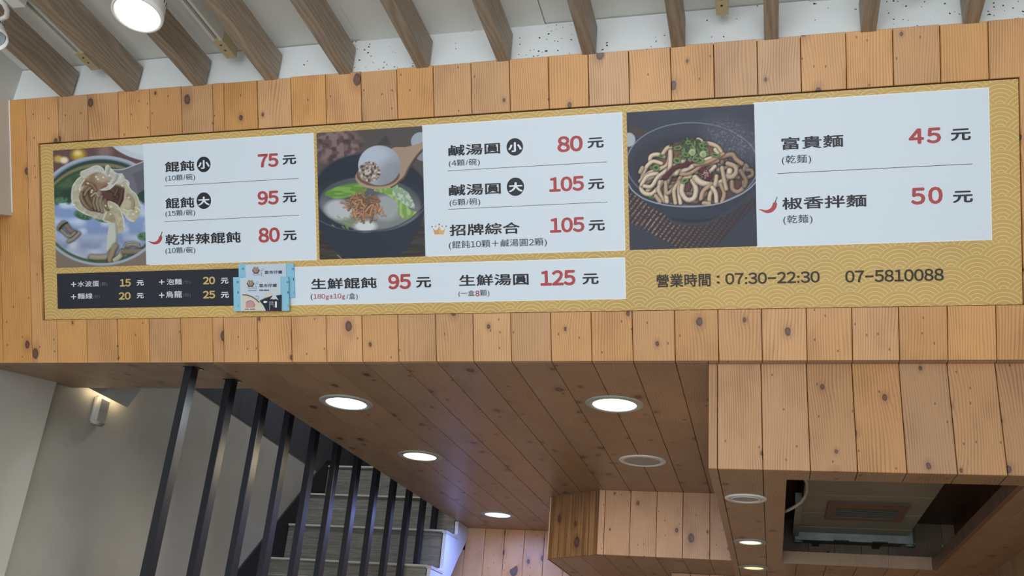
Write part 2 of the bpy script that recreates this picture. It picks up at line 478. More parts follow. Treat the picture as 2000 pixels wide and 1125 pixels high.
# L-shaped board round the menu's left end, and its opposite number on the right
fplank([(XJ, 0), (low[0] - GAPW, 0), (low[0] - GAPW, ms0), (mx0, ms0), (mx0, ms1), (top[0] - GAPW, ms1), (top[0] - GAPW, S_TOP), (XJ, S_TOP)], j=0)
for i in range(len(low) - 1):
    fplank(rect(low[i], 0, low[i + 1] - GAPW, ms0))
    fplank(rect(top[i], ms1, top[i + 1] - GAPW, S_TOP + random.uniform(-0.002, 0.002)))
fplank([(low[-1], 0), (mx1 + 0.05, 0), (mx1 + 0.05, S_TOP), (top[-1], S_TOP), (top[-1], ms1), (mx1, ms1), (mx1, ms0), (low[-1], ms0)], j=0)
for k in range(4):
    fplank(rect(mx1 + 0.052 + k * 0.132, 0, mx1 + 0.052 + (k + 1) * 0.132 - GAPW, S_TOP))

# ------------------------------------------------------------------ white strip above the fascia
strip = struct('wall_upper')
panel('white_board', strip, WHITE_WALL, rect(-3.0, A(H) + S_TOP * math.cos(TILT) - 0.001, 1.4, ZC - 0.004), (0, 2.618, 0), X_, Z_, -Y_, 0.006)
box('backing_wall', strip, WHITE, (-3.0, 2.62, A(1.955)), (1.4, 2.68, ZC))

# ------------------------------------------------------------------ left wall high up (in front of the fascia) and white corner bead
wl = struct('wall_left')
pts = [(-2.8, ZC), (2.63, ZC), (2.63, A(1.9)), (2.79, A(1.562)), (2.715, A(1.532)), (2.3, A(1.35)), (-2.8, A(1.35))]
panel('wall_left_upper', wl, plain('cream_wall_paint', (0.62, 0.60, 0.56, 1), 0.5, mottle=0.03), [(p[0], p[1]) for p in pts], (-3.1, 0, 0), Y_, Z_, X_, 0.343)
bead_lo = fs(16.5, 415)[1]
panel('corner_bead', wl, TRIMW, rect(-2.760, bead_lo, -2.7535, S_TOP), FO, FU, FV, FW, 0.002)

# ------------------------------------------------------------------ ceiling slats (deep taupe battens running away from the viewer)
XS = [-2.505, -2.230, -1.946, -1.664, -1.382, -1.099, -0.816, -0.530, -0.244, 0.041, 0.325, 0.611, 0.897]
for i, x in enumerate(XS):
    panel('ceiling_slat', ceiling, OAK, rect(0, 0, 0.043, 4.6), (x - 0.0215, -2.0, A(1.951)), X_, Y_, Z_, 0.110)
    # hanger cleats fill the gap to the boards
    for yy in (-1.5, 0.0):
        box('slat_cleat', ceiling, OAK, (x - 0.008, yy, A(2.061)), (x + 0.008, yy + 0.03, ZC - 0.012))

# ------------------------------------------------------------------ lighting tracks with cream end caps
def track(x, ye, label, w_=0.036):
    t = thing('lighting_track', label, 'lighting track', (x, ye, A(2.02)), 'lighting tracks between the ceiling slats')
    z0, z1 = A(2.022), A(2.062)
    y0 = -1.5
    panel('rail', t, TRACKW, [(0, 0), (0.011, 0), (0.011, 0.022), (0.025, 0.022), (0.025, 0), (w_, 0), (w_, 0.082), (0, 0.082)],
          (x - w_ / 2, ye - 0.10, z0), X_, Z_, -Y_, ye - 0.10 - y0)
    panel('copper_strip', t, DARKSLOT, rect(0, 0, 0.013, ye - 0.10 - y0), (x - 0.0065, y0, z0 + 0.014), X_, Y_, Z_, 0.004)
    e = box('end_cap', t, CREAM, (x - w_ / 2 - 0.001, ye - 0.10, z0 - 0.001), (x + w_ / 2 + 0.001, ye, z1), label='cream plastic end cap')
    for yy in (ye - 0.075, ye - 0.045):
        bmobj('screw_hole', lathe([(0.004, 0), (0.004, 0.0006)], 12), DARKSLOT, e, Matrix.Translation((x, yy, z0 - 0.0017)))
    for yy in (ye - 0.3, ye - 1.3):
        box('hanger', t, TRACKW, (x - 0.006, yy, z1 + 0.041), (x + 0.006, yy + 0.02, ZC))
    return t
track(-2.36, 2.545, 'white lighting track between the first two slats, nearest the left wall')
track(-1.805, 2.545, 'white lighting track with cream end holding the big lit spotlight')
track(-0.105, 2.545, 'white lighting track end above the noodle photo on the menu')
track(0.465, 2.500, 'white lighting track end above the price 45, rightmost one of the ceiling')

# ------------------------------------------------------------------ spotlights
def spotlight(center, normal, r, label, lit, arm_pts, slots=True):
    t = thing('spotlight', label, 'spotlight', center, None)
    n = Vector(normal).normalized()
    u = n.orthogonal().normalized(); v = n.cross(u)
    mw = frame(center, u, v, -n)             # local +z runs back into the head
    bmobj('head', lathe([(r * 0.93, 0.004), (r * 1.0, 0.0), (r * 1.0, 0.012), (r * 0.96, 0.03), (r * 0.93, 0.075), (r * 0.72, 0.105), (r * 0.35, 0.115)], 48, cap0=False), WMET, t, mw, True)
    bmobj('rim', lathe([(r * 1.0, 0.0), (r * 0.99, -0.003), (r * 0.90, -0.003), (r * 0.86, 0.022)], 48, False, False), WMET, t, mw, True)
    bmobj('diffuser', lathe([(r * 0.855, 0.018), (r * 0.80, 0.012)], 48), LED_SPOT if lit else plain('lens_glass', (0.35, 0.42, 0.46, 1), 0.1), t, mw)
    if slots:
        for k in range(28):
            a = 2 * math.pi * k / 28
            c = Vector((math.cos(a), math.sin(a), 0)); tn = Vector((-math.sin(a), math.cos(a), 0))
            O = Vector(center) + (mw.to_3x3() @ (c * r * 0.938 + Vector((0, 0, 0.046)) - tn * 0.0014))
            panel('vent_slot', t, DARKSLOT, rect(0, 0, 0.0028, 0.016), O, mw.to_3x3() @ tn, mw.to_3x3() @ Vector((0, 0, 1)), mw.to_3x3() @ c, 0.0012)
    bmobj('yoke_arm', tube(arm_pts, 0.008, 10), WMET, t, smooth=True)
    return t
c1 = onz(268, 28, 1.82)
spotlight(Vector(c1), (0.03, -0.13, -1), 0.0765, 'large round white spotlight shining above the first ceiling slats', True,
          [(c1[0] - 0.05, c1[1], c1[2] + 0.10), (c1[0] - 0.03, c1[1], c1[2] + 0.15), (c1[0] - 0.01, c1[1], c1[2] + 0.19), (-1.805, c1[1], A(2.022))])
l = bpy.data.lights.new('spotlight_lamp', 'SPOT'); l.energy = 30; l.color = (1, 0.95, 0.82); l.shadow_soft_size = 0.06; l.spot_size = 2.4; l.spot_blend = 0.6
lo = bpy.data.objects.new('spotlight_lamp', l); COL.objects.link(lo); lo.location = Vector(c1) + Vector((0, -0.01, -0.02))
lo.rotation_euler = Vector((0.03, -0.13, -1)).to_track_quat('-Z', 'Y').to_euler()
c2 = onz(-12, 78, 1.80)
spotlight(Vector(c2), (0.62, -0.1, -1), 0.042, 'small unlit white spotlight with a curved arm at the left wall', False,
          [(c2[0] - 0.03, c2[1] + 0.01, c2[2] + 0.08)] + [tuple(onz(x, y, 1.89)) for x, y in ((13, 32), (14, 20), (8, 8), (-4, -3), (-16, -8))])
ad = onz(30, 2, 2.0)
t = thing('track_adapter', 'white louvred driver box of the small spotlight on the track', 'driver box', (-2.36, ad[1], A(2.0)))
box('adapter_body', t, WMET, (-2.384, ad[1] - 0.16, A(1.985)), (-2.336, ad[1] + 0.015, A(2.0215)))
for k in range(7):
    box('louvre_slot', t, DARKSLOT, (-2.3365, ad[1] - 0.012 - k * 0.008, A(1.992)), (-2.3352, ad[1] - 0.009 - k * 0.008, A(2.015)))

# ------------------------------------------------------------------ main soffit
sof = struct('ceiling_soffit')
YR = 6.32
XSL = -1.925                                  # open edge over the stairs
sj = [XSL] + [x for x in [onz(p, 706, H)[0] for p in lowpx[7:20]] if x < -0.18] + [-0.172]
box('soffit_backing', sof, GAP, (XSL + 0.004, Y0 + 0.02, A(H) + 0.0125), (1.3, YR, A(H) + 0.10))
for a, b in zip(sj, sj[1:]):
    # boards butt end to end here and there
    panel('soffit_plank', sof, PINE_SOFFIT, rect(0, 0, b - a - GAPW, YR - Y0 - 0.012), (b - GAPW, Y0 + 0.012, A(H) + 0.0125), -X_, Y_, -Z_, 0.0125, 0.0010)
# lip of the fascia in front of the box, planks turned under
xr = [-0.172] + [onz(p, 706, H)[0] for p in lowpx[19:]] + [1.3]
for a, b in zip(xr, xr[1:]):
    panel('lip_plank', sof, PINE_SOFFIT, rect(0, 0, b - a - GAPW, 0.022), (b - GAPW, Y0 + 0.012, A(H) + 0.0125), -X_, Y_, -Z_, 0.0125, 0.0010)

# sloping soffit left of the stairs opening
SM = 0.155
sl = struct('ceiling_sloped')
SV = Vector((0, 1, SM)).normalized(); SWn = X_.cross(SV)       # points up
SO = Vector((0, Y0, A(H)))
Ls = ((onx(249, 762, -2.70)[1] - Y0) / SV.y)
ljx = [-3.15, -3.02, -2.89, -2.757] + [onz(p, 709, H)[0] for p in (55.5, 112.5, 170.8, 231, 292.8, 354.5, 416.8)] + [XSL + 0.01]
ljx = [x for x in ljx]
for a, b in zip(ljx, ljx[1:]):
    if b - a < 0.01: continue
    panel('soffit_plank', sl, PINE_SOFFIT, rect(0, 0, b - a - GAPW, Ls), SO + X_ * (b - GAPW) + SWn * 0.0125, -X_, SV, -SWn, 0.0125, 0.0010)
panel('soffit_backing', sl, GAP, rect(-3.15, 0.02, XSL + 0.002, Ls - 0.002), SO + SWn * 0.0125, X_, SV, SWn, 0.05)

# ------------------------------------------------------------------ downlights
def downlight(x, y, z, r, label, group, mat, lampcol=None, power=0, tilt=0.0, ring=False):
    t = thing('downlight', label, 'downlight', (x, y, z), group)
    mw = Matrix.Translation((x, y, z))
    bmobj('frame', lathe([(r * 0.74, 0.0005), (r * 0.75, -0.005), (r * 0.96, -0.0045), (r, -0.001), (r, 0.0)], 56, False, False), WMET if mat is OFFLAMP else FRAME, t, mw, True)
    mt = mw @ Matrix.Rotation(tilt, 4, 'X')
    bmobj('diffuser', lathe([(r * 0.60, -0.0046), (r * 0.735, -0.0030), (r * 0.745, 0.0)], 56, True, False) if not ring else lathe([(r * 0.60, -0.0035), (r * 0.62, -0.0030)], 56, True, False), mat, t, mt)
    if ring:
        bmobj('inner_ring', lathe([(r * 0.62, -0.001), (r * 0.64, -0.006), (r * 0.70, -0.006), (r * 0.72, 0.0)], 56, False, False), WMET, t, mt, True)
    if power:
        l = bpy.data.lights.new('downlight_lamp', 'AREA'); l.shape = 'DISK'; l.size = r * 1.5; l.energy = power; l.color = lampcol
        o = bpy.data.objects.new('downlight_lamp', l); COL.objects.link(o); o.location = (x, y, z - 0.02)
    return t
DG = 'round recessed downlights in the dark pine soffit'
zs = A(H)
downlight(-1.606, 3.488, zs, 0.108, 'round lit cool white downlight nearest the menu, left of the soffit', DG, LED_COOL, (0.85, 0.95, 1), 10)
downlight(-0.539, 3.480, zs, 0.108, 'round lit cool white downlight nearest the menu, beside the boxed pine bulkhead', DG, LED_COOL, (0.85, 0.95, 1), 10)
downlight(-1.588, 4.350, zs, 0.106, 'round lit warm yellow downlight in the middle of the soffit', DG, LED_WARM, (1, 0.82, 0.5), 8)
downlight(-0.538, 4.350, zs, 0.106, 'round unlit grey downlight with a white rim in the soffit', DG, OFFLAMP)
downlight(-1.580, 5.800, zs, 0.103, 'round bluish white downlight deepest in the soffit by the rear pine wall', DG, LED_BLUE, (0.26, 0.38, 1.0), 9)

# ------------------------------------------------------------------ boxed bulkhead on the right, with the opening for the air conditioner
YB = 3.034; ZB = A(0.708); BX0 = -0.173
bk = struct('beam_boxed')
bj = [-0.1737, -0.1454, -0.0113, 0.1259, 0.2596, 0.3956, 0.5321, 0.6643, 0.797, 0.929, 1.061, 1.193, 1.325]
OX0, OX1, OY0, OY1 = 0.0575, 0.7175, 3.160, 4.918
for a, b in zip(bj, bj[1:]):
    panel('plank', bk, PINE_BOX, rect(0, 0, b - a - GAPW, A(H) - ZB + 0.010), (a, YB + 0.0125, ZB), X_, Z_, -Y_, 0.0125, 0.0012)
    lanes = [(YB + 0.0128, 6.3)]
    if b > OX0 and a < OX1:
        if a < OX0:        # board notched by the opening
            o = panel('plank', bk, PINE_SOFFIT, [(b - GAPW, YB + 0.0128), (b - GAPW, OY0), (OX0, OY0), (OX0, OY1), (b - GAPW, OY1), (b - GAPW, 6.3), (a, 6.3), (a, YB + 0.0128)],
                  (0, 0, ZB + 0.0125), X_, Y_, Z_, 0.012)
            o.matrix_basis = MW[o.name] @ Matrix.Translation((0, 0, -0.0125)); lanes = []
        elif b > OX1:
            o = panel('plank', bk, PINE_SOFFIT, [(a, YB + 0.0128), (b - GAPW, YB + 0.0128), (b - GAPW, 6.3), (a, 6.3), (a, OY1), (OX1, OY1), (OX1, OY0), (a, OY0)], (0, 0, ZB), X_, Y_, Z_, 0.012)
            lanes = []
        else: lanes = [(YB + 0.0128, OY0), (OY1, 6.3)]
    for y0, y1 in lanes:
        panel('plank', bk, PINE_SOFFIT, rect(0, 0, b - a - GAPW, y1 - y0), (b - GAPW, y0, ZB + 0.0125), -X_, Y_, -Z_, 0.0125, 0.0010)
# cavity inside the box
box('side_board', bk, PINE_SOFFIT, (BX0, YB + 0.014, ZB + 0.0126), (BX0 + 0.02, 6.3, A(H)))
cy = onz(1825, 1025, 1.02)[1]; cx = onz(1863, 1027.5, 1.02)[0]
cave = struct('wall_cavity')
n = 0
xx = OX0 - 0.12
while xx < cx:
    x2 = min(cx, xx + 0.132)
    panel('plank', cave, PINE_CAVE, rect(0, 0, x2 - xx - GAPW, 0.31), (xx, cy + 0.012, ZB + 0.013), X_, Z_, -Y_, 0.012, 0.001)
    xx = x2
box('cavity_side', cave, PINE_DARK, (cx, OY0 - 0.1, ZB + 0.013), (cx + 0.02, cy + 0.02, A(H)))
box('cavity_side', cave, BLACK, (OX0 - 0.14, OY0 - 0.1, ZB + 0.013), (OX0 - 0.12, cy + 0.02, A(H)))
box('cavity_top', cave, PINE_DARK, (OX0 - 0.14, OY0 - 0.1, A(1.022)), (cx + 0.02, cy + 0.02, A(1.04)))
for nm, lo_, hi_ in (('rear_batten', (OX0, OY1 - 0.002, ZB - 0.001), (OX1, OY1 + 0.02, ZB + 0.055)),
                     ('side_batten', (OX1 - 0.002, OY0, ZB - 0.001), (OX1 + 0.016, OY1, ZB + 0.045)),
                     ('front_batten', (OX0, OY0 - 0.014, ZB + 0.013), (OX1, OY0 + 0.0, ZB + 0.05))):
    box(nm, bk, PINE_SOFFIT if nm == 'rear_batten' else PINE_DARK, lo_, hi_)
DB = 'small downlights under the boxed bulkhead'
downlight(-0.073, 3.462, ZB, 0.071, 'small unlit grey downlight under the boxed bulkhead, nearest the menu', DB, OFFLAMP, ring=True)
downlight(-0.075, 4.352, ZB, 0.071, 'small lit tilted downlight under the boxed bulkhead, middle of three', DB, LED_WARM, (1, 0.93, 0.7), 4, tilt=0.0, ring=True)
downlight(-0.074, 5.107, ZB, 0.075, 'small dim yellow downlight under the boxed bulkhead, furthest of three', DB, glow('led_dim_yellow', (0.85, 0.85, 0.35, 1), 1.3), ring=True)

# ------------------------------------------------------------------ air conditioner in the cavity
ZA = A(0.865)
q = lambda x, y, z=0.865: Vector(onz(x, y, z))
ac = thing('air_conditioner', 'grey green ceiling air conditioner with brown grille inside the square opening', 'air conditioner', (q(1670, 1000).x, q(1670, 1000).y, ZA))
bl, br = q(1560, 1038), q(1772, 1048)
bx0, bx1, byr = bl.x, br.x, (bl.y + br.y) / 2
panel('casing', ac, ACBODY, rect(bx0, OY0 - 0.05, bx1, byr), (0, 0, ZA), X_, Y_, Z_, 0.12, 0.0)
for py in (966, 1001, 1029):
    yy = q(1600, py).y
    box('casing_fold', ac, plain('casing_highlight', (0.27, 0.26, 0.20, 1), 0.4), (bx0, yy, ZA - 0.0012), (bx1, yy + 0.006, ZA))
gy1, gy0 = q(1610, 1010.6).y, q(1618, 978).y
gx0, gx1 = q(1614, 994).x, q(1769, 1000).x
iy1, iy0 = q(1630, 1007.5).y, q(1635, 988.5).y
ix0, ix1 = q(1631, 998).x, q(1751, 1003).x
zf = ZA - 0.010
for a in (rect(gx0, gy0, gx1, iy0), rect(gx0, iy1, gx1, gy1), rect(gx0, iy0, ix0, iy1), rect(ix1, iy0, gx1, iy1)):
    panel('grille_frame', ac, ACFRAME, a, (0, 0, zf), X_, Y_, Z_, 0.010)
box('grille_throat', ac, BLACK, (ix0, iy0, ZA - 0.001), (ix1, iy1, ZA - 0.0002))
for k in range(9):
    yy = iy0 + (k + 0.5) * (iy1 - iy0) / 9
    panel('grille_blade', ac, ACSLAT, rect(0, 0, ix1 - ix0, 0.022), (ix0, yy - 0.009, ZA - 0.009), X_, Vector((0, 0.92, 0.39)), Vector((0, -0.39, 0.92)), 0.002)
ra, rb = q(1552, 1042), q(1778, 1054)
rail = box('mounting_rail', ac, ACRAIL, (ra.x, byr + 0.004, ZA - 0.035), (rb.x, byr + 0.045, ZA + 0.03))
for px in (1625, 1700):
    x = q(px, 1050).x
    box('slot', rail, BLACK, (x, byr + 0.0025, ZA - 0.036), (x + 0.07, byr + 0.020, ZA - 0.030))
for e in (ra.x + 0.012, rb.x - 0.012):
    bmobj('mounting_ear', lathe([(0.024, 0.0), (0.024, 0.012), (0.012, 0.016), (0.012, 0.006)], 20), ACRAIL, ac,
          frame((e, byr + 0.030, ZA - 0.033), X_, -Y_, -Z_), True)
box('mounting_arm', ac, ACRAIL, (ra.x - 0.012, byr - 0.75, ZA - 0.02), (ra.x + 0.016, byr + 0.03, ZA + 0.03))
# second grille box behind
ga, gb, gc = q(1588, 1056, 0.885), q(1722, 1063, 0.885), q(1584, 1071, 0.885)
box('rear_casing', ac, ACBODY, (bx0 + 0.0, byr + 0.05, A(0.895)), (gb.x + 0.10, min(cy - 0.03, gc.y + 0.05), A(0.95)))
gw = 0.035
for a in (rect(ga.x, ga.y, gb.x, ga.y + 0.02), rect(ga.x, gc.y - 0.02, gb.x, gc.y), rect(ga.x, ga.y + 0.02, ga.x + gw, gc.y - 0.02), rect(gb.x - gw, ga.y + 0.02, gb.x, gc.y - 0.02)):
    panel('rear_grille_frame', ac, ACFRAME, a, (0, 0, A(0.885)), X_, Y_, Z_, 0.010)
cb = [q(1572, 934, 0.80), q(1576, 945, 0.80), q(1576, 958, 0.79), q(1572, 970, 0.775), q(1565, 980, 0.76), q(1553, 989, 0.745), q(1540, 996, 0.735), q(1530, 1000, 0.73)]
bmobj('power_cable', tube(cb, 0.006, 8), CABLE, None, smooth=True, label='cream corrugated cable drooping in the left corner of the ceiling opening', category='cable')

# ------------------------------------------------------------------ far bulkhead with the chamfered corner
bc = struct('beam_corner')
ZK = A(0.72)
kj = [-0.8325, -0.8008, -0.6712, -0.5394, -0.4099, -0.2786, -0.150]
for a, b in zip(kj, kj[1:]):
    panel('plank', bc, PINE_REAR, rect(0, 0, b - a - GAPW, A(H) - ZK), (a, 5.0125, ZK), X_, Z_, -Y_, 0.0125, 0.0012)
cdir = (Vector((-0.8325, 5.0, 0)) - Vector((-1.133, 5.235, 0))); clen = cdir.length; cdir.normalize()
cn = cdir.cross(Z_)                          # outward, towards the viewer
panel('striped_board', bc, PINE_STRIPE, rect(0, 0, clen, A(H) - ZK), Vector((-1.133, 5.235, ZK)) - cn * 0.0125, cdir, Z_, cn, 0.0125, 0.0008, label='darker striped board on the chamfered corner')
box('side_board', bc, PINE_REAR, (-1.140, 5.24, ZK), (-1.128, YR, A(H)))
uj = [-1.133, -1.06, -0.93, -0.8008, -0.6712, -0.5394, -0.4099, -0.2786, -0.150]
def ylo(x): return 5.0128 if x >= -0.8325 else 5.0128 + (-0.8325 - x) * (0.235 / 0.3005)
for a, b in zip(uj, uj[1:]):
    pl = [(a, ylo(a))] + ([(-0.8325, 5.0128)] if a < -0.8325 < b else []) + [(b - GAPW, ylo(b - GAPW)), (b - GAPW, YR), (a, YR)]
    panel('plank', bc, PINE_SOFFIT, pl, (0, 0, ZK), X_, Y_, Z_, 0.0125)
box('bulkhead_core', bc, GAP, (-0.82, 5.02, ZK + 0.013), (-0.16, YR - 0.01, A(H) - 0.002))
st = [-0.511, -0.41, -0.31, -0.2, -0.1, 0.0, 0.1]
for a, b in zip(st, st[1:]):
    panel('plank', bc, PINE_REAR, rect(0, 0, b - a - GAPW, 0.32), (a, 5.5525, ZK - 0.321), X_, Z_, -Y_, 0.0125, 0.0012)
    panel('plank', bc, PINE_SOFFIT, rect(0, 0, b - a - GAPW, YR - 5.556), (a, 5.554, ZK - 0.321), X_, Y_, Z_, 0.0125)
box('side_board', bc, PINE_REAR, (-0.511, 5.554, ZK - 0.307), (-0.499, YR - 0.001, ZK - 0.001))
box('side_board', bc, PINE_REAR, (0.086, 5.554, ZK - 0.307), (0.098, YR - 0.001, ZK - 0.013))

# ------------------------------------------------------------------ rear pine wall, right pine wall
rw = struct('wall_rear')
rj = [-2.056 + 0.1318 * i for i in range(1, 26)]
for a, b in zip(rj, rj[1:]):
    panel('plank', rw, PINE_KNOT, rect(0, 0, b - a - GAPW, A(H) - 0.3), (a, YR + 0.0125, 0.3), X_, Z_, -Y_, 0.0125, 0.0012)
for i in range(-7, 1):
    xa = -2.056 + 0.1318 * i
    panel('plank', rw, PINE_KNOT, rect(0, 0, 0.1318 - GAPW, A(0.90) - 0.3), (xa, YR + 0.0125, 0.3), X_, Z_, -Y_, 0.0125, 0.0012)
box('rear_backing', rw, GAP, (-1.92, YR + 0.0126, 0.0), (1.4, YR + 0.06, A(H)))
wr = struct('wall_right')
yy = 3.08
while yy < 6.3:
    panel('plank', wr, PINE_SOFFIT, rect(0, 0, 0.132 - GAPW, ZB), (0.972, yy, 0), Y_, Z_, -X_, 0.0125, 0.001)
    yy += 0.132
box('right_backing', wr, GAP, (0.973, 3.08, 0), (1.05, 6.3, ZB))
box('outer_wall', wr, WHITE, (1.36, -2.8, 0), (1.44, 3.0, ZC))

# ------------------------------------------------------------------ stairwell: walls
XW = -2.983
sw = struct('wall_stair')
wy = lambda px, py, X=XW: (onx(px, py, X)[1], onx(px, py, X)[2])
apex = wy(620, 920); t0 = wy(387, 762)
sk0 = wy(470, 1106); sk1 = wy(587, 961)
slope = (sk1[1] - sk0[1]) / (sk1[0] - sk0[0])
def skz(y): return sk0[1] + slope * (y - sk0[0])
pk = wy(637, 897); pe = wy(700, 928)
ztop = A(1.75)
panel('plastered_wall', sw, WALLPAINT, [(3.02, 0), (7.2, 0), (7.2, A(1.36)), (apex[0], apex[1]), (t0[0], t0[1]), (3.02, A(1.47))], (XW, 0, 0), Y_, Z_, -X_, 0.08)
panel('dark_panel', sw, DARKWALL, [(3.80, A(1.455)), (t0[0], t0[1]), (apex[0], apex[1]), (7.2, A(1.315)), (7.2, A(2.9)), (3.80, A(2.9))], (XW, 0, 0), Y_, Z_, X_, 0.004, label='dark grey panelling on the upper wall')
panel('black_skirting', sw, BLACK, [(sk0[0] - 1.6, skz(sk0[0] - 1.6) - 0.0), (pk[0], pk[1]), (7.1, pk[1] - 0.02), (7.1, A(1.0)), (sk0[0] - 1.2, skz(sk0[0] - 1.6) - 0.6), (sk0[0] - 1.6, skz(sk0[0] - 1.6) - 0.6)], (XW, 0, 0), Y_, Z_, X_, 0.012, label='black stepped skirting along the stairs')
box('pilaster', sw, PILASTER, (XW - 0.05, 2.6, 0), (-2.945, 3.458, A(1.135)), label='pale plastered pier')
sw_end = struct('wall_stair_end'); sw_top = struct('ceiling_stairwell'); sw_side = struct('wall_stair_side'); sw_front = struct('wall_stair_front')
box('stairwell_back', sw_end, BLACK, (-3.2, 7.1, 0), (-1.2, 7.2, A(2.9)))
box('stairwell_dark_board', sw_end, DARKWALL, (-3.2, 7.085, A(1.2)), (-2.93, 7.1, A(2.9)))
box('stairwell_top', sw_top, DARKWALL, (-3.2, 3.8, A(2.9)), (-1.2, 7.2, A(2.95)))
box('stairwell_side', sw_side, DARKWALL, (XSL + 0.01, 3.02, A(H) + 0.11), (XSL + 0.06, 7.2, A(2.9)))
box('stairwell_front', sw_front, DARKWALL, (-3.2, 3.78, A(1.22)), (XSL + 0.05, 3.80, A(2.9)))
wl2 = struct('wall_far_left')
box('far_left_wall', wl2, PILASTER, (-4.6, 2.4, 0), (XW - 0.051, 3.0, A(1.47)))
box('far_left_side', wl2, WHITE, (-4.65, -2.8, 0), (-4.6, 3.0, ZC))

# ------------------------------------------------------------------ staircase
XSR = -1.932
stc = thing('staircase', 'steep staircase with grey wood laminate risers and white zigzag stringer', 'staircase', (-2.45, 4.4, 0))
RUN, RISE = 0.2265, 0.2415
steps = []
for i in range(-7, 3):
    yf = 5.862 + RUN * i; zt = A(0.949) + RISE * i
    if zt < 0.02: continue
    steps.append((yf, zt))
for k, (yf, zt) in enumerate(steps):
    r_ = panel('riser', stc, LAMI, rect(0, 0, XSR - 0.006 - XW - 0.015, RISE - 0.022), (XW + 0.014, yf + 0.018, zt - RISE + 0.003), X_, Z_, -Y_, 0.015)
    if k % 2 == 0:
        box('riser_seam', r_, NOSING, (XW + 0.014, yf + 0.0015, zt - 0.100), (XSR - 0.55, yf + 0.003, zt - 0.098))
    td = panel('tread', stc, LAMI, rect(0, 0, XSR - XW - 0.02, RUN + 0.012 if k < len(steps) - 1 else 0.75), (XW + 0.014, yf - 0.004, zt - 0.018), X_, Y_, Z_, 0.016)
    box('nosing', td, NOSING, (XW + 0.014, yf - 0.007, zt - 0.0105), (XSR + 0.002, yf - 0.004, zt))
# white outer stringer, zigzag on top, running underneath parallel to the flight
zz = []
for k, (yf, zt) in enumerate(steps):
    zz += [(yf - 0.002, zt - RISE + 0.012 if k else 0.0), (yf - 0.002, zt - 0.020)]
zz = [(y_, max(0.0, z_)) for y_, z_ in zz]
zz = [(y_, min(z_, A(1.041))) for y_, z_ in zz if y_ < 6.2]
zz.append((YR - 0.001, zz[-1][1]))
und = [(YR - 0.001, A(1.0)), (6.30, A(0.960)), (6.244, A(0.905)), (6.141, A(0.815)), (6.028, A(0.696)), (5.0, A(0.696) - 1.028 * 1.06), (4.55, 0.0)]
panel('stringer', stc, STRINGER, zz + und, (XSR, 0, 0), Y_, Z_, X_, 0.022, label='white painted zigzag stringer')
for k, (yf, zt) in enumerate(steps):
    if zt > A(1.0): break
    box('stringer_cap', stc, NOSING, (XSR - 0.005, yf - 0.006, zt - 0.020), (XSR + 0.026, yf + RUN - 0.004, zt - 0.004))
# underside closing board
ang = math.atan(1.06)
panel('underside_board', stc, STRINGER, rect(0, 0, XSR - XW - 0.02, 1.45), (XW + 0.012, 5.0, A(0.696) - 1.028 * 1.06 + 0.03), X_, Vector((0, math.cos(ang), math.sin(ang))), Vector((0, -math.sin(ang), math.cos(ang))), 0.01)

# unseen lamp added upstairs to brighten the stairwell wall and panelling
sl_ = thing('added_stair_lamp', 'unseen round white lamp added above the stairwell for light', 'lamp', (-2.45, 5.3, A(2.9)))
bmobj('lamp_shade', lathe([(0.16, 0), (0.17, -0.02), (0.15, -0.05), (0.05, -0.065)], 32), glow('stair_fill_glow', (0.95, 0.95, 1.0, 1), 4), sl_, Matrix.Translation((-2.45, 5.3, A(2.9))), True)
l = bpy.data.lights.new('stair_fill_light', 'AREA'); l.shape = 'DISK'; l.size = 0.3; l.energy = 20; l.color = (0.95, 0.96, 1.0)
lo = bpy.data.objects.new('stair_fill_light', l); COL.objects.link(lo); lo.location = (-2.45, 5.3, A(2.82))
# ------------------------------------------------------------------ black steel posts of the stair screen
ORD = ['first', 'second', 'third', 'fourth', 'fifth', 'sixth', 'seventh', 'eighth', 'ninth', 'tenth', 'eleventh', 'twelfth']
PY = [3.072, 3.357, 3.628, 3.885, 4.165, 4.432, 4.704, 4.980, 5.251, 5.522, 5.787, 6.028]
PXm = -2.05
for i, y in enumerate(PY):
    t = thing('steel_post', '%s black square steel post of the stair screen, counted from the menu wall' % ORD[i], 'post', (PXm - 0.015, y + 0.025, 0),
              'black steel posts screening the stairs')
    nstep = [s for s in steps if s[0] <= y + 0.056]
    zb = nstep[-1][1] if nstep and y > steps[0][0] else 0.0
    ztp = A(H) + (y + 0.01 - Y0) * SM - 0.001 if y < Y0 + Ls * SV.y - 0.06 else A(1.30)
    h_ = ztp - zb
    bm = bmesh.new()
    b_ = 0.002; w2, d2 = 0.030, 0.048
    o_ = [(b_, 0), (w2 - b_, 0), (w2, b_), (w2, d2 - b_), (w2 - b_, d2), (b_, d2), (0, d2 - b_), (0, b_)]
    me = prism([(a_ - w2, c_) for a_, c_ in o_], h_)
    link('tube', me, STEEL, t, Matrix.Translation((PXm, y, zb)))
    box('base_plate', t, STEEL, (PXm - w2 - 0.006, y - 0.006, zb), (PXm + 0.006, y + d2 + 0.006, zb + 0.003))
    if ztp > A(1.0) and i < 2:
        panel('top_plate', t, STEEL, rect(-0.008, -0.004, w2 + 0.010, d2 + 0.016), Vector((PXm - w2, y, ztp + 0.0)) , X_, SV, -SWn, 0.003)
        for dx in (0.006, 0.034):
            bmobj('screw', lathe([(0.004, 0), (0.003, 0.002)], 10), TRACKW, t, frame((PXm - w2 + dx, y + d2 + 0.008, ztp + 0.004), X_, -Y_, -Z_))

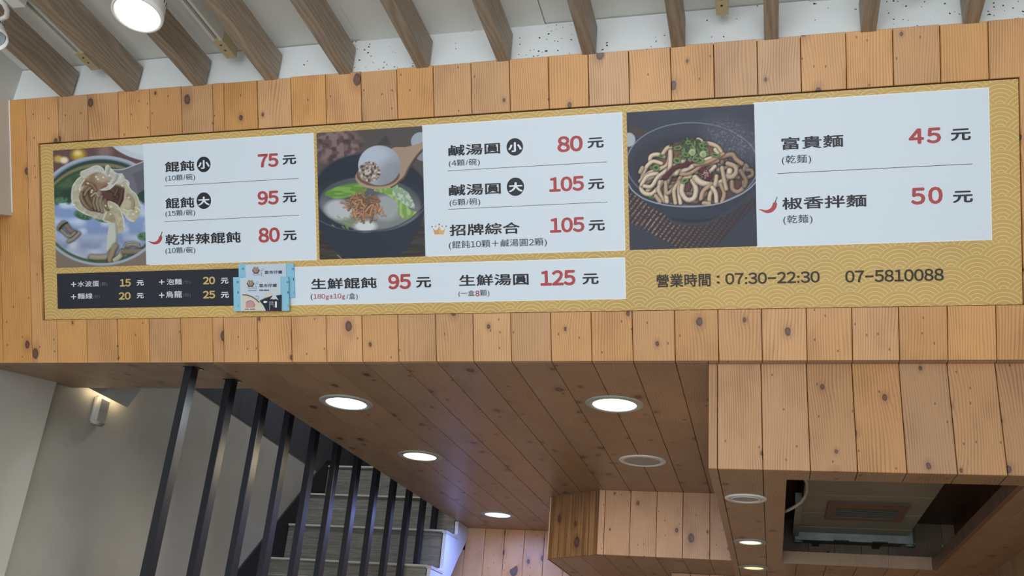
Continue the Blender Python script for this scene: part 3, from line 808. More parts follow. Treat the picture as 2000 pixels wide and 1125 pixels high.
# ------------------------------------------------------------------ wall lamp plate and device on the stair wall
wp = thing('wall_lamp', 'grey angled wall lamp plate glowing warm against the stair wall', 'wall lamp', (XW + 0.03, 3.85, A(1.15)))
XP = XW + 0.055
pa, pb_, pc = onx(182, 762, XP), onx(248, 796, XP), onx(272, 763, XP)
ex = (pc - pb_) * 1.9
panel('lamp_plate', wp, plain('plate_grey', (0.36, 0.37, 0.34, 1), 0.5), [(pa[1] - 0.05, pa[2] + 0.0), (pb_[1], pb_[2]), (pb_[1] + ex[1], pb_[2] + ex[2]), (pa[1] - 0.05, pb_[2] + ex[2])], (XP, 0, 0), Y_, Z_, X_, 0.004)
box('led_strip', wp, glow('led_strip_warm', (1.0, 0.80, 0.52, 1), 14), (XP - 0.018, pa[1] + 0.02, pb_[2] + 0.022), (XP - 0.008, pb_[1] - 0.01, pb_[2] + 0.032))
box('led_strip', wp, bpy.data.materials['led_strip_warm'], (XP - 0.018, pb_[1] - 0.02, pb_[2] + 0.03), (XP - 0.008, pb_[1] - 0.01, pb_[2] + 0.15))
box('wall_bracket', wp, WALLPAINT, (XW, pa[1] + 0.10, pb_[2] + 0.06), (XP, pa[1] + 0.14, pb_[2] + 0.10))
dv = thing('wall_device', 'small upright grey plastic box fixed to the stair wall under the lamp', 'wall box', (XW + 0.02, 3.77, A(1.01)))
d0, d1 = onx(195, 772, XW + 0.03), onx(203, 834, XW + 0.03)
bm = bmesh.new(); bmesh.ops.create_cube(bm, size=1.0)
bmesh.ops.scale(bm, vec=(0.035, 0.085, d0[2] - d1[2]), verts=bm.verts)
bmesh.ops.bevel(bm, geom=bm.edges[:], offset=0.008, segments=3, affect='EDGES')
bmobj('housing', bm, plain('device_plastic', (0.50, 0.50, 0.44, 1), 0.4), dv, Matrix.Translation((XW + 0.018, d0[1] + 0.04, (d0[2] + d1[2]) / 2)), True)
box('face_panel', dv, plain('device_face', (0.36, 0.36, 0.32, 1), 0.4), (XW + 0.0355, d0[1] + 0.012, d1[2] + 0.012), (XW + 0.0375, d0[1] + 0.072, d0[2] - 0.012))

# ================================================================== MENU BOARD
DM = -0.009                                    # the print sits back from the boards
def prect(l, b, r, t_, d=DM):
    """rectangle on the print from left-bottom and right-top corners"""
    x0, s0 = fs(l[0], l[1], d) if isinstance(l, tuple) else (l, b)
    return x0, s0
def R2(lb, rt, d=DM):
    a = fs(*lb, d); b = fs(*rt, d); return a[0], a[1], b[0], b[1]
cm = fpt((mx0 + mx1) / 2, ms0, DM)
menu = thing('menu_board', 'long gold printed menu board recessed in the pine fascia, prices in red', 'menu board', cm)
def fpanel(name, parent, mat, r, d, t=0.0004, **props):
    return panel(name, parent, mat, rect(*r), FO + FW * d, FU, FV, FW, t, **props)
# gold ground: local axes = fascia axes with the origin at the fascia foot so that the wave print lies right
me = prism(rect(mx0 + 0.004, ms0 + 0.0015, mx1 - 0.002, ms1 - 0.0035), 0.003)
gold = link('gold_ground', me, GOLD, menu, frame(FO + FW * (DM - 0.003), FU, FV, FW), label='gold ground printed with pale wave scales')
whites = {}
def white(key, lb, rt, lab):
    r = R2(lb, rt)
    e = 0.0022
    fpanel('panel_edge', menu, MWHITE_EDGE, (r[0] - e, r[1] - e, r[2] + e, r[3] + e), DM, 0.0003)
    whites[key] = fpanel('price_panel', menu, MWHITE, r, DM + 0.0003, 0.0004, label=lab)
white(1, (286, 517), (611.5, 261), 'pale price panel for wonton soup')
white(2, (831, 500), (1214, 220.5), 'pale price panel for savoury rice balls')
white(3, (1479, 481.5), (1930, 172), 'pale price panel for dry noodles')
white(4, (500, 596.3), (1219.5, 504), 'pale strip with takeaway prices')
blackp = fpanel('price_panel', menu, MBLACK, R2((113, 603.5), (475, 524)), DM, 0.0005, label='black strip with side order prices')

DT = DM + 0.0012
GLYPH = {}
def glyph(ch):
    # outline of one character; digits are taken from the full-width set of the same built-in font
    if ch not in GLYPH:
        src = chr(0xFF10 + int(ch)) if ch in '0123456789' else ch
        c = bpy.data.curves.new('t', 'FONT'); c.body = src; c.resolution_u = 3
        ob = bpy.data.objects.new('t', c); COL.objects.link(ob)
        dg = bpy.context.evaluated_depsgraph_get(); dg.update()
        m = bpy.data.meshes.new_from_object(ob.evaluated_get(dg))
        bpy.data.objects.remove(ob); bpy.data.curves.remove(c)
        a = np.empty(len(m.vertices) * 3, np.float32); m.vertices.foreach_get('co', a)
        GLYPH[ch] = (a.reshape(-1, 3), [tuple(p.vertices) for p in m.polygons])
        bpy.data.meshes.remove(m)
    return GLYPH[ch]
def layout(s, track=0.0):
    V_, F_, x = [], [], 0.0
    for ch in s:
        if ch == ' ': x += 0.3; continue
        a, f_ = glyph(ch)
        a = a.copy(); k = sum(len(v) for v in V_)
        if ch in '0123456789':
            a[:, 0] += x - (a[:, 0].min() + a[:, 0].max()) / 2 + 0.30; x += 0.60 + track
        elif ord(ch) < 0x2E00:
            a[:, 0] += x - a[:, 0].min() + 0.07; x += a[:, 0].max() - a[:, 0].min() + 0.14
        else: a[:, 0] += x; x += 1.02
        V_.append(a); F_ += [tuple(i + k for i in p) for p in f_]
    return np.concatenate(V_), F_
def text(parent, s, lb, rt, mat=INK, off=0.0, halo=0.0, name='lettering', track=0.0):
    x0, s0, x1, s1 = R2(lb, rt, DT)
    a, f_ = layout(s, track)
    off_ = off * 1.1
    lo, hi = a.min(0) - off_, a.max(0) + off_
    sx = (x1 - x0) / max(1e-6, hi[0] - lo[0]); sy = (s1 - s0) / max(1e-6, hi[1] - lo[1])
    F_ = []; mi = []; mats = [mat]; V_ = []
    def lay(src, fc, dx, dy, z, im):
        k = len(V_)
        V_.extend(((v[0] + dx - lo[0]) * sx, (v[1] + dy - lo[1]) * sy, z) for v in src)
        F_.extend(tuple(i + k for i in p) for p in fc); mi.extend([im] * len(fc))
    ring = [(math.cos(q_ * math.pi / 4), math.sin(q_ * math.pi / 4)) for q_ in range(8)]
    if off_:
        for i_, (dx, dy) in enumerate(ring): lay(a, f_, dx * off_, dy * off_, 0.0006 + i_ * 4e-5, 0)
    lay(a, f_, 0, 0, 0.00096, 0)
    if halo:
        mats.append(HALO)
        for i_, (dx, dy) in enumerate(ring): lay(a, f_, dx * (off_ + halo), dy * (off_ + halo), i_ * 4e-5, 1)
    m = bpy.data.meshes.new('lettering'); m.from_pydata(V_, [], F_)
    m.polygons.foreach_set('material_index', mi)
    return link(name, m, mats, parent, frame(fpt(x0, s0, DT), FU, FV, FW))

def disc(parent, c, rx, ry, mat, d, name='price_disc', seg=40):
    x, s = fs(c[0], c[1], DT)
    kx = fs(c[0] + 10, c[1], DT)[0] - x; ky = fs(c[0], c[1] - 10, DT)[1] - s
    pl = [(rx / 10 * kx * math.cos(2 * math.pi * i / seg), ry / 10 * ky * math.sin(2 * math.pi * i / seg)) for i in range(seg)]
    m = prism(pl, 0.0003)
    return link(name, m, mat, parent, frame(fpt(x, s, d), FU, FV, FW))

def poly_print(parent, pts, mat, d, name='print_shape', off=(0, 0), k=1.0, t=0.0003):
    q_ = [fs(off[0] + x / k, off[1] + y / k, DT) for x, y in pts]
    x0, y0 = q_[0]
    m = bpy.data.meshes.new(name)
    bm = bmesh.new(); vs = [bm.verts.new((a_ - x0, b_ - y0, 0)) for a_, b_ in q_]
    f = bm.faces.new(vs)
    if f.normal.z < 0 or True: f.normal_update()
    if f.normal.z < 0: f.normal_flip()
    bmesh.ops.triangulate(bm, faces=[f]); bm.to_mesh(m); bm.free()
    return link(name, m, mat, parent, frame(fpt(x0, y0, d), FU, FV, FW))

def stroke_print(parent, pts, wpx, mat, d, off=(0, 0), k=1.0, name='print_line'):
    P_ = [Vector(fs(off[0] + x / k, off[1] + y / k, DT)) for x, y in pts]
    w_ = wpx * 0.00152 / 2
    x0 = P_[0]; bm = bmesh.new(); prev = None
    for i, p in enumerate(P_):
        dd = (P_[min(i + 1, len(P_) - 1)] - P_[max(0, i - 1)]).normalized(); nn = Vector((-dd.y, dd.x)) * w_
        a_ = bm.verts.new((p.x - x0.x + nn.x, p.y - x0.y + nn.y, 0)); b_ = bm.verts.new((p.x - x0.x - nn.x, p.y - x0.y - nn.y, 0))
        if prev: bm.faces.new((prev[0], prev[1], b_, a_))
        prev = (a_, b_)
    m = bpy.data.meshes.new(name); bm.to_mesh(m); bm.free()
    return link(name, m, mat, parent, frame(fpt(x0.x, x0.y, d), FU, FV, FW))

BO = 0.020                                      # boldening of the brush-style names
NO = 0.034                                      # boldening of the prices
W1, W2, W3, W4 = whites[1], whites[2], whites[3], whites[4]
def item(P, s, a, b): text(P, s, a, b, INK, BO, 0.022)
def price(P, s, a, b): text(P, s, a, b, RED, NO, 0.02, track=0.13 if P is W3 else 0.0)
def yuan(P, a, b): text(P, '元', a, b, INK, 0.028, 0.02)
def note(P, s, a, b): text(P, s, a, b, INK, 0.0)
def badge(P, c, rx, ry, s, a, b):
    disc(P, c, rx + 0.8, ry + 0.8, HALO, DM + 0.0008, 'badge_edge'); disc(P, c, rx, ry, INK, DM + 0.0012, 'badge_disc'); text(P, s, a, b, WHITET, 0.035)
    P.children  # keep
# badge letters must sit above the disc
_DT = DT
def badge(P, c, rx, ry, s, a, b):
    global DT
    disc(P, c, rx + 0.8, ry + 0.8, HALO, DM + 0.0009, 'badge_edge'); disc(P, c, rx, ry, INK, DM + 0.0013, 'badge_disc')
    DT = DM + 0.0022; text(P, s, a, b, WHITET, 0.035); DT = _DT
item(W1, '餛飩', (322.4, 336.8), (379.5, 312.8)); badge(W1, (397.9, 321.1), 13.4, 15.3, '小', (387, 330.5), (409.3, 312))
price(W1, '75', (504, 328), (543.5, 298.9)); yuan(W1, (552, 322), (578.4, 302.1)); note(W1, '(10顆/碗)', (323.5, 355.8), (381, 339.2))
stroke_print(W1, [(320.8, 363.2), (583.2, 348.5)], 1.0, INK, DM + 0.001)
item(W1, '餛飩', (323.2, 408), (379.5, 384.3)); badge(W1, (398.1, 392), 14.2, 16.3, '大', (387.2, 401.8), (409.3, 383.5))
price(W1, '95', (503.5, 401), (544, 371.5)); yuan(W1, (552.5, 396), (578.9, 375.7)); note(W1, '(15顆/碗)', (323.5, 424.8), (381, 408.5))
stroke_print(W1, [(320.8, 432.8), (584, 420.3)], 1.0, INK, DM + 0.001)
item(W1, '乾拌辣餛飩', (323.2, 479.2), (470, 452)); price(W1, '80', (505.3, 474.4), (546.4, 443.5)); yuan(W1, (553.3, 470), (579.2, 450))
note(W1, '(10顆/碗)', (323.5, 497.6), (381.3, 481.6))
item(W2, '鹹湯圓', (875.8, 305.4), (976.6, 277.9)); badge(W2, (1005.4, 286.9), 16.2, 17.1, '小', (992.8, 297.5), (1018.8, 277))
price(W2, '80', (1088.9, 298.2), (1138, 263.7)); yuan(W2, (1147.4, 290), (1179, 267.6)); note(W2, '(4顆/碗)', (877, 327.4), (937, 309))
stroke_print(W2, [(874.4, 333.7), (1184.9, 316.2)], 1.0, INK, DM + 0.001)
item(W2, '鹹湯圓', (877, 383.2), (977.9, 356.2)); badge(W2, (1006.7, 364.8), 17, 18, '大', (994, 375.5), (1020.7, 355.5))
price(W2, '105', (1072.9, 375.6), (1140.4, 342.7)); yuan(W2, (1148.5, 370.6), (1180, 348.6)); note(W2, '(6顆/碗)', (878.4, 404.3), (937.8, 386.3))
stroke_print(W2, [(875.3, 408.8), (1186.3, 394.5)], 1.0, INK, DM + 0.001)
item(W2, '招牌綜合', (878.5, 461.2), (1015.2, 433.3)); price(W2, '105', (1074.2, 455.3), (1141.3, 423)); yuan(W2, (1149.8, 451.3), (1181.3, 429.3))
note(W2, '(餛飩10顆＋鹹湯圓2顆)', (877.1, 487.8), (1067.9, 464.3))
item(W3, '富貴麵', (1526.2, 293.3), (1647, 261.8)); price(W3, '45', (1774.9, 282.7), (1837.8, 248.4)); yuan(W3, (1857, 275.6), (1896, 250))
note(W3, '(乾麵)', (1527, 322.7), (1584, 301)); stroke_print(W3, [(1518.2, 338.9), (1899.3, 320)], 1.1, INK, DM + 0.001)
item(W3, '椒香拌麵', (1527.8, 410), (1692.4, 378.9)); price(W3, '50', (1779.3, 400.4), (1841, 364)); yuan(W3, (1861, 396.7), (1900, 371.8))
note(W3, '(乾麵)', (1530, 439.3), (1586.7, 418.4))
item(W4, '生鮮餛飩', (608, 565.6), (735.6, 541)); price(W4, '95', (758.6, 565.6), (802.4, 534.4)); yuan(W4, (812.8, 562.2), (842, 540.6))
note(W4, '(', (607, 587), (610.8, 573.6)); text(W4, '180g±10g', (612.4, 586.4), (673.6, 573), RED, 0.008); note(W4, '/盒)', (677, 586.6), (698.6, 572))
item(W4, '生鮮湯圓', (896.9, 559.3), (1032.4, 533.6)); price(W4, '125', (1055.8, 558.8), (1123.7, 526.5)); yuan(W4, (1137.7, 555.7), (1169.2, 533.7))
note(W4, '(一盒', (895.6, 580.5), (926.8, 567)); text(W4, '8', (928.8, 579), (936.4, 567.4), RED, 0.02); note(W4, '顆)', (937.7, 580.2), (955.8, 566))
for s, a, b in (('營業時間', (1282, 561.5), (1387.7, 533.3)), ('：', (1399.7, 554.2), (1405.6, 538)), ('07:30−22:30', (1416.7, 556), (1601, 529)),
                ('07−5810088', (1651, 552.2), (1843, 524))):
    text(gold, s, a, b, INKB, 0.018)
for s, a, b, m_, o_ in (('+', (139, 560.3), (149, 550.4), WHITET, 0), ('水波蛋', (151.9, 560.5), (193.7, 548.1), WHITET, .008), ('(顆)', (196, 559.5), (210.2, 551.4), GREYT, 0),
                    ('15', (234.5, 559.9), (255.4, 544.7), GOLDT, .03), ('元', (267.2, 558), (280.9, 547.2), WHITET, .025),
                    ('+', (310.9, 555.5), (321.4, 546), WHITET, 0), ('泡麵', (326, 556.5), (355.2, 544.1), WHITET, .008), ('(份)', (357.8, 555.5), (372.3, 547.2), GREYT, 0),
                    ('20', (396.8, 555.7), (420.2, 540), GOLDT, .03), ('元', (431.6, 554.2), (446.2, 542.4), WHITET, .025),
                    ('+', (139, 584.6), (149, 574.7), WHITET, 0), ('麵線', (151.9, 584.2), (180.8, 572.3), WHITET, .008), ('(份)', (181.7, 583.7), (195.4, 575.5), GREYT, 0),
                    ('20', (232.4, 585.6), (255.4, 570.4), GOLDT, .03), ('元', (267.2, 582.7), (280.9, 572.3), WHITET, .025),
                    ('+', (310.9, 581.8), (321.4, 571.3), WHITET, 0), ('烏龍', (324.2, 581.8), (355.6, 567.9), WHITET, .008), ('(份)', (357.8, 580.8), (372.3, 572.3), GREYT, 0),
                    ('25', (396.8, 583.3), (420.2, 567.5), GOLDT, .03), ('元', (431.6, 581.8), (447.3, 570), WHITET, .025)):
    text(blackp, s, a, b, m_, o_)

# chilli and crown icons
def chili(P, off, k):
    body = [(50, 740), (85, 715), (160, 712), (260, 740), (360, 760), (470, 750), (560, 712), (640, 650), (700, 560), (730, 470), (745, 410), (790, 385), (850, 395),
            (910, 390), (938, 420), (940, 500), (915, 620), (850, 730), (760, 820), (640, 885), (500, 912), (380, 900), (270, 850), (180, 790), (110, 755), (60, 760)]
    cx_, cy_ = 560, 650
    poly_print(P, [(cx_ + (x - cx_) * 1.06, cy_ + (y - cy_) * 1.10) for x, y in body], HALO, DM + 0.0009, 'chilli_edge', off, k)
    poly_print(P, body, RED, DM + 0.0013, 'chilli_icon', off, k)
    poly_print(P, [(790, 395), (830, 330), (870, 260), (905, 150), (925, 110), (960, 115), (955, 160), (915, 260), (895, 330), (905, 400), (850, 385)], GREEN, DM + 0.0016, 'chilli_stalk', off, k)
chili(W3, (1480, 380), 25.0)
chili(W1, (287.5, 449), 32.0)
ck, co_ = 22.5, (840, 420)
poly_print(W2, [(95, 545), (270, 690), (330, 620), (393, 430), (460, 600), (530, 680), (715, 525), (625, 880), (175, 880)], HALO, DM + 0.0009, 'crown_edge', co_, ck)
poly_print(W2, [(110, 565), (190, 640), (270, 675), (330, 620), (370, 540), (395, 470), (395, 855), (195, 855), (150, 690)], ORANGE, DM + 0.0013, 'crown_icon', co_, ck)
poly_print(W2, [(395, 470), (430, 560), (480, 650), (540, 680), (620, 630), (695, 545), (640, 710), (600, 855), (395, 855)], ORANGE2, DM + 0.0013, 'crown_icon', co_, ck)
for x, y, r_ in ((87, 513, 24), (250, 502, 20), (395, 412, 26), (535, 496, 20), (705, 496, 24)):
    disc(W2, (co_[0] + x / ck, co_[1] + y / ck), r_ / ck * 1.1, r_ / ck * 1.1, INKB, DM + 0.0014, 'crown_ball', 12)

# ------------------------------------------------------------------ food photographs: painted with numpy, printed as vertex colour
class Canvas:
    def __init__(s, w_, h_, off, scale, bg, k=0.5, seed=1):
        s.k, s.off, s.scale = k, off, scale
        s.W, s.H = int(w_ * k), int(h_ * k)
        s.a = np.ones((s.H, s.W, 3)) * np.array(bg) / 255.0
        yy_, xx_ = np.mgrid[0:s.H, 0:s.W]; s.X = (xx_ + 0.5) / k; s.Y = (yy_ + 0.5) / k
        s.rng = np.random.default_rng(seed)
    def noise(s, cell, cy_=None):
        cy_ = cy_ or cell
        gx_, gy_ = int(s.W / s.k / cell) + 3, int(s.H / s.k / cy_) + 3
        g_ = s.rng.random((gy_, gx_)); fx = s.X / cell; fy = s.Y / cy_
        ix = fx.astype(int); iy = fy.astype(int); ux = fx - ix; uy = fy - iy
        ux = ux * ux * (3 - 2 * ux); uy = uy * uy * (3 - 2 * uy)
        return (g_[iy, ix] * (1 - ux) + g_[iy, ix + 1] * ux) * (1 - uy) + (g_[iy + 1, ix] * (1 - ux) + g_[iy + 1, ix + 1] * ux) * uy
    def put(s, m, col, al=1.0):
        c = np.array(col) / 255.0 if not isinstance(col, np.ndarray) else col
        m = (m * al)[..., None]
        s.a = s.a * (1 - m) + c * m
    def ell(s, cx_, cy_, rx, ry, rot=0, soft=4.0):
        c, q_ = math.cos(math.radians(rot)), math.sin(math.radians(rot))
        dx, dy = s.X - cx_, s.Y - cy_
        u = (dx * c + dy * q_) / rx; v = (-dx * q_ + dy * c) / ry
        return np.clip((1 - np.sqrt(u * u + v * v)) * min(rx, ry) / soft + 0.5, 0, 1)
    def poly(s, pts):
        m = np.zeros(s.X.shape, bool); n_ = len(pts)
        for i in range(n_):
            (x1, y1), (x2, y2) = pts[i], pts[(i + 1) % n_]
            if y1 == y2: continue
            m ^= ((s.Y < max(y1, y2)) & (s.Y >= min(y1, y2)) & (s.X < (s.Y - y1) * (x2 - x1) / (y2 - y1) + x1))
        return m.astype(float)
    def smooth(s, pts, closed=False, n_=8):
        P_ = [np.array(p, float) for p in pts]; out = []; L = len(P_)
        rng_ = range(L if closed else L - 1)
        for i in rng_:
            p0 = P_[(i - 1) % L] if (closed or i > 0) else P_[0]; p1 = P_[i]; p2 = P_[(i + 1) % L]
            p3 = P_[(i + 2) % L] if (closed or i + 2 < L) else P_[-1]
            for j in range(n_):
                t_ = j / n_
                out.append(0.5 * ((2 * p1) + (-p0 + p2) * t_ + (2 * p0 - 5 * p1 + 4 * p2 - p3) * t_ ** 2 + (-p0 + 3 * p1 - 3 * p2 + p3) * t_ ** 3))
        if not closed: out.append(P_[-1])
        return out
    def stroke(s, pts, r, col, dark=0.45, al=1.0, shadow=0.5, flat=False):
        P_ = s.smooth(pts)
        xs = [p[0] for p in P_]; ys = [p[1] for p in P_]
        x0 = max(0, int((min(xs) - 2 * r) * s.k)); x1 = min(s.W, int((max(xs) + 2 * r) * s.k) + 2)
        y0 = max(0, int((min(ys) - 2 * r) * s.k)); y1 = min(s.H, int((max(ys) + 2 * r) * s.k) + 2)
        if x1 <= x0 or y1 <= y0: return
        Xs, Ys = s.X[y0:y1, x0:x1], s.Y[y0:y1, x0:x1]
        best = np.full(Xs.shape, 1e9); nyb = np.zeros(Xs.shape)
        for a_, b_ in zip(P_, P_[1:]):
            d_ = b_ - a_; L2 = max(1e-6, d_ @ d_)
            t_ = np.clip(((Xs - a_[0]) * d_[0] + (Ys - a_[1]) * d_[1]) / L2, 0, 1)
            ex_, ey_ = Xs - a_[0] - t_ * d_[0], Ys - a_[1] - t_ * d_[1]
            dd = np.sqrt(ex_ ** 2 + ey_ ** 2); up = dd < best
            best = np.where(up, dd, best); nyb = np.where(up, (ey_ * 0.8 + ex_ * 0.5), nyb)
        sub = s.a[y0:y1, x0:x1]
        if shadow:
            m = np.clip(1 - (best - r) / (r * 0.8), 0, 1) * shadow * al
            sub = sub * (1 - m[..., None])  + sub * 0.35 * m[..., None]
        m = np.clip((r - best) * s.k + 0.5, 0, 1)[..., None] * al
        sh = 1.0 if flat else (1 - dark * np.clip((best / r) ** 2 * 0.6 + nyb / r * 0.55, 0, 1))[..., None]
        sub = sub * (1 - m) + np.clip(np.array(col) / 255.0 * sh, 0, 1) * m
        s.a[y0:y1, x0:x1] = sub
    def sample(s, px, py):
        fx = np.clip(((px - s.off[0]) * s.scale) * s.k - 0.5, 0, s.W - 1.001); fy = np.clip(((py - s.off[1]) * s.scale) * s.k - 0.5, 0, s.H - 1.001)
        a_ = s.a
        a_ = (a_ + np.roll(a_, 1, 0) + np.roll(a_, 1, 1) + np.roll(np.roll(a_, 1, 0), 1, 1)) / 4
        ix, iy = fx.astype(int), fy.astype(int)
        ux, uy = (fx - ix)[..., None], (fy - iy)[..., None]
        return (a_[iy, ix] * (1 - ux) + a_[iy, ix + 1] * ux) * (1 - uy) + (a_[iy + 1, ix] * (1 - ux) + a_[iy + 1, ix + 1] * ux) * uy

def photo(name, lb, rt, cv, nx, ny, label, gain=1.12):
    x0, s0, x1, s1 = R2(lb, rt)
    u = np.linspace(0, 1, nx + 1); v = np.linspace(0, 1, ny + 1)
    uu, vv = np.meshgrid(u, v)
    xx_ = x0 + uu * (x1 - x0); ss = s0 + vv * (s1 - s0)
    Wp = FO[None, None] + FU * xx_[..., None] + FV * ss[..., None] + FW * DM - np.array([0, 0, CZ])
    cc = Wp @ M.T
    px = cc[..., 0] / cc[..., 2] * F + 1000; py = cc[..., 1] / cc[..., 2] * F + 562.5
    rgb = np.clip(cv.sample(px, py), 0, 1)
    rgb = rgb * 0.93 + 0.022
    lin = np.where(rgb <= 0.04045, rgb / 12.92, ((rgb + 0.055) / 1.055) ** 2.4) * gain
    lin = np.clip(lin, 0, 0.9)
    co = np.stack([uu * (x1 - x0), vv * (s1 - s0), np.full(uu.shape, 0.0006)], -1).reshape(-1, 3)
    n_ = (nx + 1) * (ny + 1)
    me_ = bpy.data.meshes.new(name)
    me_.vertices.add(n_); me_.vertices.foreach_set('co', co.ravel())
    i = np.arange(nx)[None, :] + np.arange(ny)[:, None] * (nx + 1)
    quads = np.stack([i, i + 1, i + nx + 2, i + nx + 1], -1).reshape(-1)
    me_.loops.add(nx * ny * 4); me_.loops.foreach_set('vertex_index', quads)
    me_.polygons.add(nx * ny); me_.polygons.foreach_set('loop_start', np.arange(0, nx * ny * 4, 4))
    me_.update(calc_edges=True)
    at = me_.color_attributes.new('print', 'FLOAT_COLOR', 'POINT')
    at.data.foreach_set('color', np.concatenate([lin.reshape(-1, 3), np.ones((n_, 1))], 1).ravel())
    return link(name, me_, VCOL, menu, frame(fpt(x0, s0, DM), FU, FV, FW), label=label)

# wontons lifted from a green bowl
c = Canvas(865, 1125, (100, 270), 4.327, (104, 78, 78), seed=3)
c.put(c.ell(230, 140, 60, 48, 0, 40), (196, 160, 60)); c.put(c.ell(225, 125, 30, 22, 0, 24), (235, 215, 140))
c.put(c.ell(60, 175, 36, 30, 0, 24), (205, 170, 90)); c.put(c.ell(110, 185, 34, 28, 0, 20), (240, 225, 190))
c.put(c.ell(450, 110, 60, 60, 0, 60), (150, 125, 125), 0.7)
c.put(c.ell(800, 40, 330, 150, 12, 5), (196, 208, 220)); c.put(c.ell(800, 25, 290, 120, 12, 8), (208, 219, 228))
c.put(c.ell(425, 620, 560, 475, 0, 5), (168, 180, 198)); c.put(c.ell(425, 640, 545, 470, 0, 10), (120, 135, 155))
c.put(c.ell(425, 632, 520, 452, 0, 8), (52, 72, 68))
c.put(c.ell(425, 660, 520, 450, 0, 8), (128, 124, 92)); c.put(c.ell(425, 690, 520, 452, 0, 8), (74, 96, 66))
g = c.noise(70, 50); c.put(c.ell(425, 690, 520, 452, 0, 8) * (c.Y < 560), (52, 78, 58), 0.6) ; c.put(np.clip((g - 0.6) * 5 + 0.5, 0, 1) * (c.Y < 540) * c.ell(425, 700, 500, 440), (98, 116, 80), 0.5)
c.put(np.clip((c.Y - 390 - 60 * c.noise(60)) / 40, 0, 1) * c.ell(425, 690, 520, 440) * (c.Y < 560), (40, 62, 60), 0.75)
soup = c.ell(425, 600, 500, 430, 0, 6) * np.clip((c.Y - 500 - 50 * c.noise(50, 40)) / 30, 0, 1)
n = c.noise(120, 70)
c.put(soup, (132, 156, 200)); c.put(soup * np.clip(n * 2 - 0.7, 0, 1), (196, 214, 240)); c.put(soup * np.clip((c.Y - 700) / 250, 0, 1), (126, 130, 158), 0.75)
c.put(soup * np.clip(c.noise(90, 60) * 2.2 - 1.1, 0, 1), (208, 214, 230), 0.8)
sp = c.rng.random(c.X.shape); c.put(soup * (sp > 0.985) * (c.Y > 720), (235, 238, 245), 0.8)
for (x, y, rx, ry, rot) in ((270, 650, 75, 38, 15), (90, 520, 60, 26, 0), (440, 690, 60, 20, 10), (790, 830, 60, 35, 0), (640, 640, 50, 25, 20)):
    m = c.ell(x, y, rx, ry, rot, 10); c.put(m, (50, 84, 62), 0.9); c.put(m * np.clip((c.noise(16) - 0.5) * 5 + 0.5, 0, 1), (96, 142, 92), 0.7)
# left morsels
for P, r, col in (([(70, 760), (110, 720), (160, 780), (200, 800)], 22, (132, 118, 108)), ([(90, 780), (150, 830), (200, 800)], 14, (150, 138, 122)), ([(150, 870), (190, 850), (235, 805)], 16, (150, 140, 126)),
                  ([(70, 765), (95, 735), (135, 712)], 6, (40, 42, 44))): c.stroke(P, r, col)
# spoon
c.put(c.poly([(500, 262), (600, 262), (700, 225), (803, 188), (820, 400), (760, 450), (720, 480), (560, 400)]), (112, 112, 122)); c.stroke([(500, 264), (600, 264), (700, 228), (810, 186)], 5, (196, 200, 210), shadow=0)
c.put(c.poly([(690, 300), (803, 250), (803, 400), (735, 470)]), (92, 92, 102), 0.7)
# wonton skin body
sk = c.smooth([(185, 560), (170, 480), (190, 390), (225, 335), (250, 320), (250, 285), (330, 250), (385, 232), (430, 250), (455, 285), (462, 240), (482, 230), (520, 275), (560, 300), (600, 300),
               (620, 345), (655, 370), (665, 430), (720, 480), (755, 570), (750, 640), (700, 705), (660, 690), (600, 620), (560, 600), (610, 690), (615, 750), (590, 800), (545, 770), (520, 710), (440, 690), (330, 660), (250, 620), (200, 580)], True)
m = c.poly(sk); c.put(m, (196, 192, 172)); c.put(m * np.clip((c.Y - 420) / 300, 0, 1), (172, 160, 132), 0.7)
c.put(m * c.noise(40), (150, 140, 118), 0.45)
# meat showing through
c.put(c.ell(395, 370, 95, 85, 20, 40), (146, 118, 94)); c.put(c.ell(430, 330, 60, 45, 0, 30), (186, 170, 148), 0.8)
c.put(c.ell(530, 470, 115, 80, 5, 25), (92, 66, 58)); c.put(c.ell(570, 540, 60, 80, -20, 25), (84, 58, 52)); c.put(c.ell(300, 520, 80, 100, 20, 35), (112, 88, 72)); c.put(c.ell(340, 600, 90, 45, 20, 20), (98, 74, 62))
c.put(c.ell(270, 370, 45, 35, 0, 14), (150, 112, 86))
